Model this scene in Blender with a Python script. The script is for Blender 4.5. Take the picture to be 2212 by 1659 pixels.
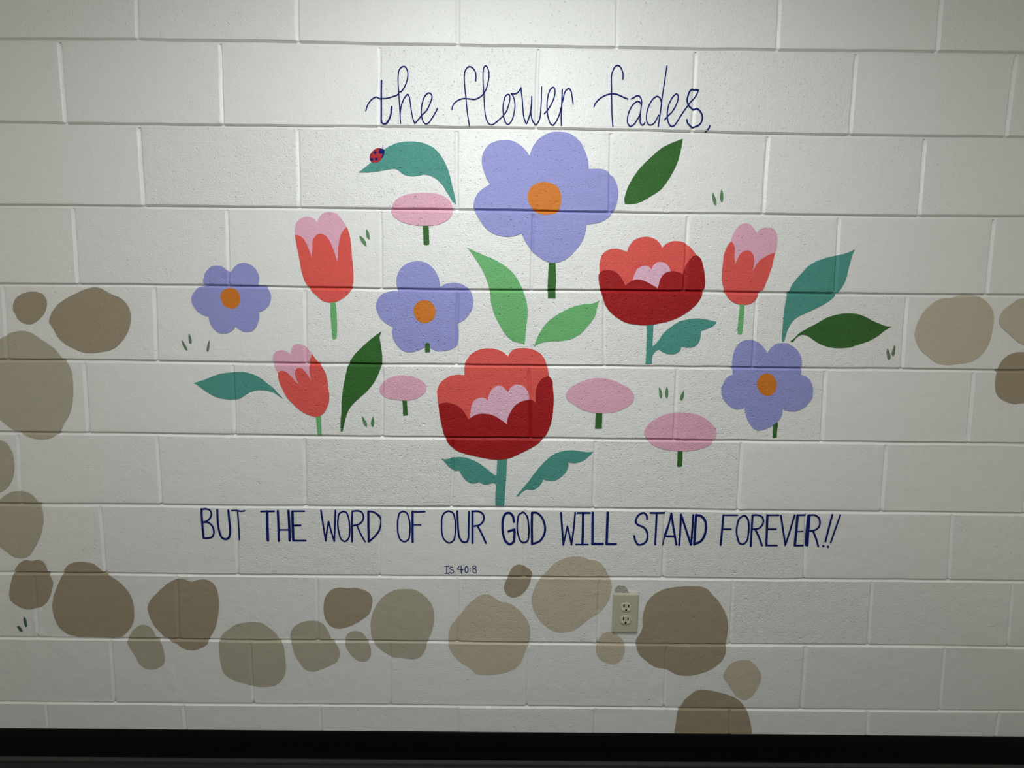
import bpy, bmesh, math, random
import numpy as np
from mathutils import Matrix, Vector
from mathutils.geometry import delaunay_2d_cdt

for o in list(bpy.data.objects):
    bpy.data.objects.remove(o, do_unlink=True)
SC = bpy.context.scene
COL = SC.collection

# ------------------------------------------------------------------ camera
# metres; wall face is y = 0, the room lies at y < 0, floor is z = 0
CAM=[[0.999934, -0.011153, -0.002827], [-0.001798, 0.091207, -0.99583], [0.011364, 0.995769, 0.091181]]
CAMLOC=[0.15079, -1.05364, 1.24558]
cd = bpy.data.cameras.new('camera')
cam = bpy.data.objects.new('camera', cd)
COL.objects.link(cam)
cd.sensor_fit = 'HORIZONTAL'
cd.sensor_width = 36.0
cd.lens = 831.0 / 2212.0 * 36.0          # ultra-wide phone lens
cd.clip_start = 0.02
m = Matrix(CAM).to_4x4()
m.translation = Vector(CAMLOC)
cam.matrix_world = m
SC.camera = cam

# ------------------------------------------------------------------ world, light, exposure
CEIL = 2.43
LAMP = (0.10, -1.02)                      # ceiling troffer above the mural
w = bpy.data.worlds.new('world')
SC.world = w
w.use_nodes = True
w.node_tree.nodes['Background'].inputs[0].default_value = (1.0, 0.93, 0.74, 1)
w.node_tree.nodes['Background'].inputs[1].default_value = 0.47
ld = bpy.data.lights.new('troffer_light', 'AREA')
ld.shape = 'RECTANGLE'
ld.size = 0.56
ld.size_y = 0.56
ld.energy = 21.2
ld.color = (0.955, 1.0, 1.0)
lo = bpy.data.objects.new('troffer_light', ld)
lo.location = (LAMP[0], LAMP[1], CEIL - 0.03)
COL.objects.link(lo)
SC.view_settings.view_transform = 'Standard'
SC.view_settings.look = 'None'
SC.view_settings.exposure = 0.0
SC.view_settings.gamma = 1.0
SC.view_settings.use_curve_mapping = False

# ------------------------------------------------------------------ measured data (metres / millimetres)
# BED: centre line of every bed joint from the top one down, (x, z).  HEAD: head joints of every course,
# (x, z) at the top and at the bottom.  ART / TEXT: painted outlines on the wall in mm, c = corner.
BED=[
 [(-1.1546,2.0125),(-0.8289,2.0157),(-0.5017,2.0160),(-0.1834,2.0124),(0.1451,2.0127),(0.4649,2.0115),(0.7946,2.0114),(1.1155,2.0121),(1.4463,2.0135)],
 [(-1.1765,1.8126),(-0.8450,1.8119),(-0.5116,1.8125),(-0.1871,1.8143),(0.1474,1.8147),(0.4731,1.8129),(0.8092,1.8089),(1.1363,1.8081),(1.4734,1.8088)],
 [(-1.1991,1.6064),(-0.8612,1.6081),(-0.5216,1.6085),(-0.1911,1.6086),(0.1498,1.6088),(0.4816,1.6063),(0.8237,1.6073),(1.1568,1.6068),(1.5000,1.6089)],
 [(-1.2215,1.4025),(-0.8773,1.4050),(-0.5315,1.4043),(-0.1950,1.4011),(0.1521,1.4021),(0.4899,1.4048),(0.8384,1.4038),(1.1775,1.4035),(1.5270,1.4051)],
 [(-1.2437,1.1993),(-0.8934,1.2013),(-0.5415,1.1991),(-0.1989,1.1990),(0.1545,1.2004),(0.4983,1.2010),(0.8529,1.2012),(1.1980,1.2019),(1.5541,1.2011)],
 [(-1.2657,0.9985),(-0.9095,0.9990),(-0.5514,0.9973),(-0.2028,0.9961),(0.1568,0.9975),(0.5067,0.9973),(0.8676,0.9969),(1.2189,0.9964),(1.5812,0.9964)],
 [(-1.2882,0.7930),(-0.9257,0.7942),(-0.5613,0.7940),(-0.2066,0.7960),(0.1591,0.7971),(0.5150,0.7968),(0.8821,0.7956),(1.2394,0.7958),(1.6080,0.7945)],
 [(-1.3106,0.5892),(-0.9420,0.5887),(-0.5713,0.5883),(-0.2106,0.5892),(0.1615,0.5905),(0.5234,0.5919),(0.8969,0.5908),(1.2600,0.5931),(1.6349,0.5920)],
 [(-1.3325,0.3889),(-0.9578,0.3887),(-0.5811,0.3874),(-0.2144,0.3897),(0.1638,0.3872),(0.5318,0.3880),(0.9114,0.3888),(1.2807,0.3899),(1.6619,0.3881)],
 [(-1.3550,0.1843),(-0.9740,0.1842),(-0.5911,0.1837),(-0.2183,0.1853),(0.1661,0.1845),(0.5402,0.1849),(0.9262,0.1833),(1.3018,0.1827),(1.6891,0.1837)],
]
HEAD=[
 [(-0.8018,2.1086,-0.8066,2.0158),(-0.3985,2.1138,-0.4005,2.0148),(0.0065,2.1190,0.0064,2.0125),(0.4090,2.1242,0.4110,2.0117),(0.8186,2.1295,0.8208,2.0114),(1.2266,2.1347,1.2301,2.0126)],
 [(-1.0049,2.0140,-1.0081,1.8122),(-0.5974,2.0159,-0.6031,1.8123),(-0.1932,2.0125,-0.1979,1.8143),(0.2106,2.0124,0.2086,1.8144),(0.6125,2.0114,0.6151,1.8112),(1.0231,2.0119,1.0252,1.8084),(1.4328,2.0134,1.4321,1.8087)],
 [(-0.8188,1.8119,-0.8212,1.6082),(-0.4085,1.8131,-0.4128,1.6086),(0.0022,1.8145,0.0027,1.6087),(0.4033,1.8133,0.4062,1.6069),(0.8123,1.8089,0.8127,1.6073),(1.2220,1.8083,1.2265,1.6072)],
 [(-1.0083,1.6074,-1.0130,1.4040),(-0.6024,1.6084,-0.6092,1.4045),(-0.1984,1.6086,-0.2014,1.4012),(0.2048,1.6084,0.2032,1.4025),(0.6152,1.6067,0.6135,1.4045),(1.0154,1.6070,1.0222,1.4037),(1.4267,1.6084,1.4317,1.4047)],
 [(-1.2137,1.4025,-1.2240,1.1994),(-0.8083,1.4049,-0.8166,1.2009),(-0.4045,1.4031,-0.4096,1.1991),(0.0052,1.4017,0.0004,1.1998),(0.4001,1.4041,0.4064,1.2008),(0.8114,1.4039,0.8126,1.2012),(1.2175,1.4037,1.2229,1.2018)],
 [(-1.0144,1.2006,-1.0210,0.9988),(-0.6103,1.1996,-0.6148,0.9976),(-0.2014,1.1990,-0.2061,0.9961),(0.1988,1.2005,0.2084,0.9974),(0.6067,1.2011,0.6071,0.9972),(1.0146,1.2015,1.0205,0.9967),(1.4225,1.2014,1.4299,0.9964)],
 [(-1.2171,0.9986,-1.2288,0.7932),(-0.8325,0.9986,-0.8332,0.7941),(-0.4221,0.9969,-0.4266,0.7947),(-0.0083,0.9968,-0.0140,0.7966),(0.3878,0.9974,0.3875,0.7969),(0.7971,0.9970,0.7988,0.7958),(1.2031,0.9965,1.2064,0.7958)],
 [(-1.0070,0.7939,-1.0083,0.5888),(-0.6259,0.7940,-0.6285,0.5883),(-0.2158,0.7959,-0.2218,0.5891),(0.1945,0.7971,0.1948,0.5906),(0.5939,0.7966,0.5951,0.5917),(0.9941,0.7956,1.0040,0.5915),(1.4105,0.7952,1.4221,0.5926)],
 [(-1.2133,0.5891,-1.2221,0.3889),(-0.8039,0.5885,-0.8121,0.3882),(-0.4023,0.5887,-0.4057,0.3885),(0.0027,0.5899,0.0006,0.3883),(0.4125,0.5915,0.4123,0.3877),(0.7984,0.5911,0.8025,0.3886),(1.2010,0.5927,1.2084,0.3897),(1.6093,0.5921,1.6204,0.3883)],
 [(-1.0104,0.3888,-1.0152,0.1842),(-0.6034,0.3875,-0.6034,0.1837),(-0.1949,0.3896,-0.1967,0.1852),(0.2110,0.3873,0.2089,0.1845),(0.6148,0.3882,0.6176,0.1846),(1.0244,0.3891,1.0273,0.1831),(1.4350,0.3891,1.4433,0.1830)],
 [(-1.2198,0.1843,-1.2211,0.0998),(-0.8122,0.1840,-0.8108,0.1007),(-0.4075,0.1845,-0.4055,0.1016),(0.0034,0.1848,0.0033,0.1017),(0.4118,0.1847,0.4123,0.1009),(0.8154,0.1838,0.8194,0.0989),(1.2283,0.1828,1.2324,0.0967),(1.6224,0.1835,1.6208,0.0972)],
]
ART=[
 ('painted_flower','largest periwinkle-blue flower with an orange centre, right under the word flower','flower','periwinkle five-petalled flowers',[
  ('stem','dark_green',0,'248.3,1477.7c 266.4,1477.9c 269.2,1427.2c 268.1,1402.4 268.5,1382.4c 248.2,1382.2c 246.2,1413.2c'),
  ('petals','periwinkle',1,'193.1,1747.5c 201.0,1769.6 221.0,1793.1 245.2,1805.0 272.3,1807.4 299.6,1801.8 321.8,1785.3 337.6,1759.6 345.6,1736.3 348.4,1716.0c 367.6,1717.0 389.6,1714.6 409.3,1700.5 422.3,1680.9 427.8,1658.5 425.9,1634.6 416.6,1610.6 401.9,1593.0 382.9,1582.1 363.6,1577.8 346.4,1576.3c 343.5,1553.4 335.8,1531.7 319.6,1509.8 299.2,1489.2 279.9,1478.9 263.1,1476.0 243.5,1478.5 220.9,1491.0 201.0,1508.4 186.8,1527.2 179.7,1540.7 175.9,1550.9c 158.8,1544.5 139.3,1541.5 117.1,1544.0 94.8,1551.8 75.3,1567.7 61.3,1587.6 51.6,1603.5 46.6,1618.1 48.2,1630.1 55.6,1647.4 69.3,1662.1 84.4,1671.5 90.7,1676.1c 82.9,1686.0 76.0,1701.7 70.4,1717.3 68.2,1732.9 70.3,1748.6 78.4,1764.2 93.3,1777.3 112.3,1784.0 134.1,1785.6 155.9,1780.7 173.7,1769.3 186.2,1756.5'),
  ('flower_centre','orange',2,'231.2,1682.0 247.8,1680.1 263.0,1673.7 274.3,1659.3 277.5,1643.5 275.3,1619.5 267.3,1604.8 249.4,1600.0 232.8,1599.0 216.1,1602.8 200.7,1616.0 190.8,1634.5 189.7,1650.4 195.8,1666.3 209.4,1677.0'),
 ]),
 ('painted_flower','periwinkle flower with a stub of stem, left of the two light green leaves','flower','periwinkle five-petalled flowers',[
  ('petals','periwinkle',1,'-169.4,1300.3c -186.7,1308.6 -203.8,1324.1 -213.0,1341.2 -214.8,1359.9 -209.1,1375.6 -194.7,1389.7 -175.7,1395.2 -156.1,1395.4c -159.0,1416.4 -157.7,1434.9 -146.4,1456.5 -127.4,1470.5 -103.9,1475.4 -80.5,1472.0 -61.8,1459.0 -49.4,1440.8 -43.2,1420.8 -41.7,1408.5c -27.5,1416.4 -8.6,1420.3 10.3,1418.4 29.2,1409.3 41.8,1394.0 46.6,1375.4 44.4,1353.6 34.0,1334.7 19.7,1320.4 3.8,1313.0c 7.0,1293.5 6.9,1271.4 2.1,1253.9 -12.3,1242.6 -31.5,1237.6 -50.6,1237.4 -69.7,1245.1 -77.7,1251.4c -85.7,1246.5 -101.7,1238.4 -127.4,1233.3 -143.3,1236.3 -159.0,1250.4 -169.9,1269.4 -173.8,1285.1'),
  ('flower_centre','orange',2,'-84.5,1373.3 -68.8,1369.4 -57.8,1355.5 -54.7,1341.5 -59.6,1325.8 -72.4,1314.6 -86.7,1312.0 -100.9,1316.8 -110.3,1329.9 -114.2,1345.5 -108.3,1361.2 -97.2,1370.6'),
  ('stem','dark_green',2,'-84.2,1254.8c -78.2,1259.6 -71.1,1255.0c -70.6,1234.3c -83.7,1233.2c'),
 ]),
 ('painted_flower','smallest periwinkle flower, without any stem, at the left end of the bouquet','flower','periwinkle five-petalled flowers',[
  ('petals','periwinkle',1,'-667.9,1323.3c -677.2,1325.2 -687.8,1329.1 -696.9,1336.3 -705.6,1347.6 -710.3,1358.2 -711.8,1367.5 -709.0,1378.2 -701.6,1388.9 -691.6,1398.3 -681.9,1402.4 -669.7,1404.5c -674.8,1409.1 -676.4,1415.7 -675.2,1423.6 -671.9,1434.2 -664.6,1444.8 -654.7,1453.4 -643.7,1457.1 -633.0,1457.6 -621.2,1453.8 -610.9,1445.4 -604.4,1441.6c -600.3,1442.9 -597.4,1447.5 -591.0,1454.8 -580.5,1462.2 -568.3,1465.6 -556.3,1464.4 -544.5,1458.7 -534.3,1448.9 -528.2,1437.2 -526.3,1425.4 -528.6,1414.8 -531.0,1406.8c -520.2,1406.9 -510.9,1404.4 -504.4,1399.2 -499.5,1389.9 -497.0,1378.0 -499.2,1366.0 -505.2,1353.9 -513.7,1344.5 -522.1,1339.7 -531.9,1337.6c -531.0,1328.2 -531.9,1318.8 -535.8,1308.0 -541.8,1295.8 -550.4,1286.9 -562.9,1283.4 -573.7,1283.3 -584.4,1287.9 -592.3,1293.2 -597.5,1297.2c -602.0,1289.7 -611.8,1282.8 -621.6,1278.7 -633.9,1277.5 -644.6,1281.1 -656.3,1290.4 -663.7,1302.5 -667.0,1314.6'),
  ('flower_centre','orange',2,'-604.1,1398.7 -592.1,1396.2 -584.4,1389.0 -580.3,1378.4 -580.1,1369.1 -583.4,1358.4 -590.6,1348.9 -600.3,1344.2 -612.4,1346.0 -622.9,1351.2 -629.1,1361.8 -631.9,1372.5 -631.2,1383.1 -624.6,1392.5 -615.0,1397.2'),
 ]),
 ('painted_flower','periwinkle flower on a thin dark stem below the tall teal leaf at right','flower','periwinkle five-petalled flowers',[
  ('stem','dark_green',0,'890.9,1055.9c 893.8,1047.7 893.5,1030.0 893.8,1007.4c 882.2,1005.6c 881.8,1029.8 880.9,1048.7c'),
  ('petals','periwinkle',1,'761.2,1182.6c 757.3,1196.3 756.0,1210.1 755.9,1226.1 759.8,1246.7 769.0,1265.0 784.3,1275.4 800.1,1277.9 816.4,1274.2 830.8,1264.6 843.1,1252.2 850.3,1241.4c 858.9,1255.8 871.8,1266.2 887.6,1269.8 903.7,1268.8 920.4,1259.9 935.2,1246.4 944.7,1228.3 947.5,1207.7 946.7,1182.8c 958.9,1180.2 971.2,1171.1 980.6,1155.0 984.4,1136.5 982.5,1117.8 972.2,1101.4 957.0,1088.3 939.0,1081.8 920.3,1082.1 903.6,1087.8c 903.6,1072.5 897.7,1058.3 885.8,1046.4 872.5,1036.8 854.3,1029.5 840.5,1027.0 828.5,1031.6 814.5,1048.0 803.8,1069.1 798.9,1090.6c 787.5,1086.5 773.6,1086.3 756.9,1094.3 742.1,1108.2 732.8,1126.7 731.2,1145.3 736.5,1161.5 747.1,1175.5'),
  ('flower_centre','orange',2,'852.4,1185.9 866.5,1182.6 876.5,1172.3 881.6,1158.5 881.0,1142.3 873.8,1129.4 861.5,1124.0 847.4,1126.8 836.3,1137.2 828.8,1151.0 828.5,1164.9 836.8,1178.8'),
 ]),
 ('painted_tulip','largest coral tulip with pink inner petals, above the dark green leaf','tulip','coral and pink tulips',[
  ('stem','light_green',0,'-337.8,1366.3c -324.5,1366.4c -322.2,1336.8 -321.6,1305.5 -324.3,1269.2c -333.9,1266.8 -335.5,1268.1c -337.5,1305.3 -338.7,1336.6'),
  ('inner_petals','pink',0,'-426.4,1539.9c -425.6,1559.4 -418.8,1574.5 -406.1,1583.7 -392.0,1586.8 -376.7,1582.5 -366.3,1572.2c -359.6,1587.2 -345.3,1597.8 -331.3,1599.5 -314.5,1595.2 -301.0,1580.4 -288.2,1560.5c -299.6,1463.9c -415.4,1462.6c'),
  ('outer_petals','coral',1,'-426.4,1539.9c -415.6,1537.9 -405.0,1531.1 -397.7,1519.0 -390.5,1502.5 -384.1,1480.6c -382.0,1505.6 -379.3,1526.8 -372.1,1537.5 -359.5,1543.7 -347.2,1539.9 -335.2,1525.8 -328.0,1509.3 -320.8,1488.1 -315.8,1468.3c -313.8,1494.2 -310.5,1521.6 -305.3,1539.8 -297.1,1553.5 -288.2,1561.1c -281.9,1543.1 -278.7,1522.0 -277.0,1491.6 -274.2,1445.8 -275.9,1415.0 -282.7,1396.4 -302.1,1377.6 -321.4,1366.5 -340.4,1363.8 -356.0,1367.6 -377.5,1384.5 -395.7,1404.4 -407.4,1425.8 -412.9,1447.3 -417.8,1480.8 -422.9,1511.2'),
 ]),
 ('painted_tulip','small coral tulip leaning left, beside the teal leaf at lower left','tulip','coral and pink tulips',[
  ('stem','light_green',0,'-388.0,1054.0c -373.9,1055.7c -373.6,1027.8 -373.3,1000.5c -384.8,1000.4c -386.4,1027.6'),
  ('inner_petals','pink',0,'-486.1,1168.6c -493.0,1182.4 -499.7,1202.5 -499.0,1217.6 -490.9,1230.2 -476.9,1234.1 -462.0,1231.8 -449.9,1221.9c -448.0,1238.2 -441.2,1249.5 -427.4,1252.1 -413.8,1247.3 -401.6,1237.4 -390.8,1225.1c -380.9,1186.2c -394.8,1148.1 -433.3,1132.4 -475.7,1147.2c'),
  ('outer_petals','coral',1,'-486.6,1173.7c -476.8,1178.8 -466.8,1176.4 -457.1,1168.9 -445.0,1155.1 -431.8,1139.6c -437.5,1155.2 -440.7,1167.9 -439.5,1179.2 -433.7,1186.1 -426.1,1187.0 -416.3,1180.8 -406.7,1168.2 -397.7,1153.1c -400.3,1170.8 -400.8,1191.0 -398.2,1208.7 -390.8,1225.8c -382.5,1211.4 -370.4,1196.4 -358.5,1176.4 -352.9,1156.2 -351.2,1130.8 -348.6,1107.8 -352.6,1087.3 -359.4,1071.8 -370.0,1058.8 -385.6,1051.4 -400.7,1054.6 -425.7,1065.9 -447.9,1085.0 -464.8,1104.0 -478.8,1131.9 -486.7,1154.7'),
 ]),
 ('painted_tulip','coral tulip leaning right, between the red poppy and the tall teal leaf','tulip','coral and pink tulips',[
  ('stem','light_green',0,'766.9,1373.6c 778.8,1374.8c 779.7,1351.4 779.2,1324.5 777.3,1294.0c 771.8,1291.0 765.3,1293.9c 765.1,1324.3 766.1,1351.2'),
  ('inner_petals','pink',0,'731.9,1536.8c 736.7,1555.2 746.7,1572.6 759.4,1582.4 770.5,1583.6 783.1,1578.4 793.9,1566.7 798.9,1559.2c 807.1,1569.0 820.2,1573.0 835.8,1572.6 847.4,1566.3 854.0,1552.3 855.6,1530.7 851.7,1507.8c 832.7,1460.6c 742.3,1468.3c'),
  ('outer_petals','coral',1,'731.9,1536.8c 738.2,1531.5 743.1,1518.5 743.5,1501.1 746.6,1477.1c 752.1,1490.3 760.0,1505.7 772.9,1513.4 784.2,1512.5 792.6,1503.9 796.6,1488.6 796.0,1471.1 794.2,1457.9c 800.5,1471.2 810.6,1486.6 825.5,1497.7 851.6,1508.9c 849.2,1495.8 847.1,1478.3 841.8,1458.5 834.6,1434.2 827.0,1414.2 814.4,1400.8c 811.8,1389.7 802.4,1378.4 789.2,1372.0 773.4,1371.4 757.4,1373.5 741.0,1382.2 728.8,1395.4 721.1,1410.8 714.1,1432.8 712.6,1450.4 713.7,1476.7 715.4,1502.9 721.0,1520.4'),
 ]),
 ('painted_poppy','big red poppy on a thick teal stem at the bottom centre of the bouquet','poppy','red layered poppies',[
  ('stem','teal',0,'115.2,940.4c 141.9,942.1c 140.9,897.4 138.5,853.7 135.4,800.4c 111.2,800.7c 110.4,824.2 112.1,862.2 113.3,897.1'),
  ('leaf','teal',1,'-41.1,937.2c -27.6,935.9 -10.8,940.4 11.7,942.7 31.4,940.0 51.1,932.5 76.5,916.9 99.2,898.4 116.2,886.9c 116.4,857.9c 107.8,868.0 95.1,867.3c 85.2,864.2 73.9,866.2 64.0,871.9c 51.3,867.4 37.1,869.5 24.4,878.7 14.5,893.1 8.3,904.6c -2.4,903.1 -13.7,908.7 -23.5,917.3 -30.5,925.8'),
  ('back_petals','coral',0,'-48.4,1083.4c -51.3,1111.3 -51.7,1128.0 -46.1,1144.8 -32.2,1160.2 -12.9,1170.1 6.4,1173.0 23.5,1171.9c 22.9,1189.8 24.3,1203.5 31.2,1217.3 44.9,1232.5 64.0,1242.3 88.7,1245.9 110.6,1243.4 129.9,1234.9 142.3,1224.1c 149.0,1236.5 159.9,1244.8 176.3,1247.7 198.3,1246.6 220.3,1240.0 237.0,1226.5 247.0,1206.1 253.0,1184.1 254.6,1172.2c 250.5,1097.9c 229.3,1041.4c 90.0,1011.5c -41.0,1061.0c'),
  ('inner_petals','pale_pink',1,'39.1,1050.6c 40.2,1070.3 43.8,1090.0 50.7,1102.7 67.3,1110.4 78.4,1109.4 87.3,1101.7c 90.8,1118.5 100.4,1135.3 112.8,1143.8 125.2,1143.4 136.3,1134.3 143.3,1126.0c 148.8,1137.2 158.3,1145.7 172.1,1147.8 183.2,1144.6 194.5,1133.6 200.8,1116.9 201.8,1105.2c 189.6,1083.2c 140.7,1029.1c 89.8,1045.5c'),
  ('front_petals','dark_red',2,'-48.3,1090.4c -35.3,1094.7 -15.9,1093.5 0.8,1088.1 17.4,1075.7 28.5,1058.9 34.7,1048.3c 45.2,1057.7 61.9,1064.4 81.4,1065.7 100.9,1062.0 120.4,1051.5 134.5,1041.8 140.7,1036.2c 144.1,1057.4 150.9,1071.5 161.8,1088.5 178.3,1099.9 197.6,1105.7 211.5,1104.5 219.4,1096.2c 219.6,1119.9 220.7,1136.6 227.3,1153.4 238.1,1166.0 254.6,1172.2c 263.1,1162.1 266.2,1142.7 269.0,1117.7 268.8,1084.1 265.4,1050.3 258.9,1027.6 249.5,1007.6 233.1,987.5 208.1,970.1 177.4,954.0 152.3,942.2 129.8,937.1 107.3,936.8 79.2,940.0 48.3,946.8 20.2,953.7 -5.1,964.9 -21.8,981.8 -32.9,1004.5 -39.8,1029.9 -45.2,1058.1'),
 ]),
 ('painted_poppy','rounder red poppy with a scalloped teal leaf on its stem, right of centre','poppy','red layered poppies',[
  ('stem','teal',0,'517.0,1318.3c 536.0,1320.0c 535.4,1283.7 535.6,1258.4 536.5,1208.8c 518.5,1208.6c 519.2,1251.8'),
  ('leaf','teal',1,'533.5,1255.1c 550.3,1271.2 562.2,1290.4 583.6,1309.6 605.2,1324.0 633.4,1331.5 658.8,1333.1 684.5,1329.6 706.5,1323.6c 698.1,1314.0 682.6,1306.0 664.5,1299.4c 664.8,1282.0 659.3,1266.1 647.1,1256.4 631.1,1254.7 614.3,1257.7c 609.3,1243.3 596.8,1236.7 580.8,1235.9 564.5,1241.2 554.0,1248.4c 545.2,1244.1 537.7,1232.9 533.9,1223.2c'),
  ('back_petals','coral',0,'386.5,1447.4c 384.6,1478.1 389.6,1496.5 404.8,1510.3 420.3,1514.2 439.1,1512.3 456.6,1506.4c 463.7,1524.7 477.2,1538.5 494.1,1544.8 512.8,1545.6 531.8,1539.1 544.8,1527.2 549.3,1517.2c 560.4,1528.9 575.7,1535.1 591.2,1535.9 610.3,1531.0 629.9,1514.5 643.3,1498.8c 658.2,1456.8c 585.2,1406.5c 427.3,1404.7c'),
  ('inner_petals','pale_pink',1,'473.7,1430.0c 479.2,1448.5 485.0,1460.9 497.3,1468.7 512.9,1469.8 523.7,1461.3c 530.0,1473.7 540.7,1480.5 556.4,1479.5 567.8,1471.0 574.7,1458.8c 566.0,1443.4c 544.8,1406.0c 515.0,1421.2c'),
  ('front_petals','dark_red',2,'382.5,1444.3c 387.9,1453.6 403.4,1458.4 419.2,1457.0 433.6,1449.5 445.1,1435.8 455.9,1417.4c 467.5,1428.3 483.0,1434.7 498.8,1433.3 518.0,1425.8 543.3,1410.7c 546.3,1427.7 551.9,1443.2 563.9,1454.1 582.7,1457.4 598.5,1454.5 608.2,1449.4c 613.7,1465.4 622.1,1483.9 634.0,1496.3 642.6,1499.4c 653.1,1491.9 660.3,1475.2 666.4,1450.7 669.4,1426.1 664.5,1401.2 653.2,1376.2 635.2,1357.3 610.7,1339.8 582.8,1326.9 551.3,1318.7 519.7,1313.6 487.8,1314.8 462.2,1319.2 436.3,1333.0 413.4,1351.6 399.9,1376.4 389.5,1404.2 384.0,1425.8'),
 ]),
 ('painted_blossom','flat pink oval blossom hanging under the curved teal leaf','blossom','pink mushroom-shaped flowers',[
  ('stem','dark_green',0,'-86.7,1569.5c -71.8,1569.7c -70.1,1519.9c -78.5,1517.7 -85.6,1518.8c'),
  ('cap','pink',1,'-81.9,1650.7 -51.1,1649.0 -26.5,1640.4 -11.1,1624.2 -8.1,1606.4 -14.3,1589.8 -36.1,1574.6 -61.0,1568.3 -85.8,1567.1 -113.7,1569.2 -141.5,1576.3 -161.5,1588.1 -170.5,1601.4 -167.2,1616.4 -154.5,1634.4 -131.3,1645.0 -106.6,1649.2'),
 ]),
 ('painted_blossom','smallest flat pink blossom, left of the big red poppy','blossom','pink mushroom-shaped flowers',[
  ('stem','dark_green',0,'-147.8,1102.7c -136.2,1102.8c -133.5,1058.7c -146.5,1057.6c'),
  ('cap','pink',1,'-143.8,1169.8 -124.6,1168.3 -107.9,1162.5 -91.2,1153.0 -81.7,1139.8 -83.0,1127.7 -93.9,1115.5 -110.9,1105.5 -130.3,1100.4 -156.9,1101.4 -183.4,1104.7 -200.1,1111.8 -209.5,1122.7 -209.3,1134.8 -204.3,1145.7 -192.0,1156.7 -175.1,1165.4 -160.6,1169.1'),
 ]),
 ('painted_blossom','flat pink oval blossom just right of the big red poppy','blossom','pink mushroom-shaped flowers',[
  ('stem','dark_green',0,'386.5,1074.3c 405.0,1074.5c 404.9,1027.4c 386.0,1027.2c'),
  ('cap','pink',1,'393.9,1168.8 426.3,1164.3 455.7,1151.7 480.5,1137.4 491.1,1116.3 488.4,1103.3 471.1,1088.3 445.6,1076.6 413.3,1071.3 380.7,1072.6 348.0,1080.4 324.9,1094.9 306.8,1107.8 302.3,1120.7 310.9,1137.1 336.3,1153.6 365.0,1165.2'),
 ]),
 ('painted_blossom','lowest flat pink blossom, above the word STAND, crossed by a mortar joint','blossom','pink mushroom-shaped flowers',[
  ('stem','dark_green',0,'619.0,969.2c 633.1,969.3c 633.8,924.0c 627.4,920.6 619.8,922.2c'),
  ('cap','pink',1,'611.4,1075.1 647.2,1073.9 680.3,1064.4 707.4,1046.6 723.3,1026.9 722.8,1007.0 710.9,986.9 685.4,973.3 653.0,966.9 613.6,966.5 580.6,970.4 550.6,981.8 530.0,1001.6 523.4,1018.1 531.7,1038.0 553.7,1056.4 582.4,1069.9'),
 ]),
 ('painted_leaf','curved teal leaf carrying the ladybird at the top left of the bouquet','leaf','loose leaves painted around the flowers',[
  ('blade','teal',0,'-253.1,1700.3c -231.3,1717.3 -215.7,1729.1 -200.1,1745.3 -184.6,1758.6 -163.0,1770.5 -135.5,1778.0 -108.1,1778.9 -80.8,1774.4 -56.5,1763.1 -38.3,1744.4 -23.1,1718.3 -14.0,1692.0 -7.9,1665.6 -1.8,1639.0 0.6,1624.2c -8.0,1630.0 -17.2,1644.8 -23.4,1653.6 -35.6,1672.6 -53.9,1688.6 -69.2,1695.2 -84.5,1697.1c -103.0,1693.3 -124.5,1693.1 -141.2,1699.9 -151.8,1708.0 -164.1,1710.8c -188.6,1706.1 -219.4,1701.3'),
 ]),
 ('painted_leaf','dark green pointed leaf right of the largest periwinkle flower','leaf','loose leaves painted around the flowers',[
  ('blade','dark_green',0,'590.3,1794.2c 566.4,1785.2 536.5,1770.3 507.1,1745.2 483.5,1721.6 466.1,1697.9 453.2,1674.1 446.2,1653.3 444.3,1638.5 447.2,1629.6c 481.1,1632.9 511.3,1648.2 541.3,1669.3 555.8,1688.6 567.1,1707.9 578.3,1731.5 586.0,1760.8'),
 ]),
 ('painted_leaf','taller light green leaf left of the largest flower stem','leaf','loose leaves painted around the flowers',[
  ('blade','light_green',0,'28.6,1513.5c 64.3,1497.2 105.0,1480.9 142.8,1456.9 161.9,1437.1 176.4,1411.0 182.9,1395.6 190.6,1370.9 193.8,1342.8 191.4,1311.4 188.7,1279.8 186.5,1257.6c 176.9,1261.3 160.9,1264.2 144.8,1273.6 130.3,1290.2 114.2,1316.8 101.3,1344.9 94.1,1372.9 92.1,1394.6 86.0,1419.3 73.2,1449.9 54.3,1480.3 36.1,1506.0'),
 ]),
 ('painted_leaf','light green leaf slanting up to the right over the big poppy','leaf','loose leaves painted around the flowers',[
  ('blade','light_green',0,'387.1,1379.4c 377.8,1373.0 346.3,1368.0 314.9,1359.8 280.4,1342.2 252.3,1323.1 235.2,1302.4 224.4,1283.4 215.2,1261.1 212.1,1251.5c 228.0,1261.2 250.2,1266.2 282.1,1268.2 310.7,1273.3 339.0,1289.4 360.6,1313.3 375.8,1335.5 381.4,1360.6'),
 ]),
 ('painted_leaf','upright dark green leaf beside the lower left tulip','leaf','loose leaves painted around the flowers',[
  ('blade','dark_green',0,'-201.5,1289.5c -207.8,1273.3c -204.5,1253.4 -201.3,1226.0 -201.7,1205.9 -208.4,1183.1 -219.0,1160.2 -235.9,1134.6 -256.7,1114.0 -277.4,1095.8 -293.1,1077.7 -304.0,1054.4 -309.6,1033.7 -314.8,1012.8c -318.0,1010.7 -320.4,1014.1c -319.6,1041.3 -316.8,1067.1 -315.4,1098.0 -310.7,1131.2 -303.4,1164.3 -295.0,1194.7 -287.1,1209.9 -274.0,1227.6 -256.0,1245.3 -233.0,1265.6 -215.2,1279.4'),
 ]),
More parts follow.
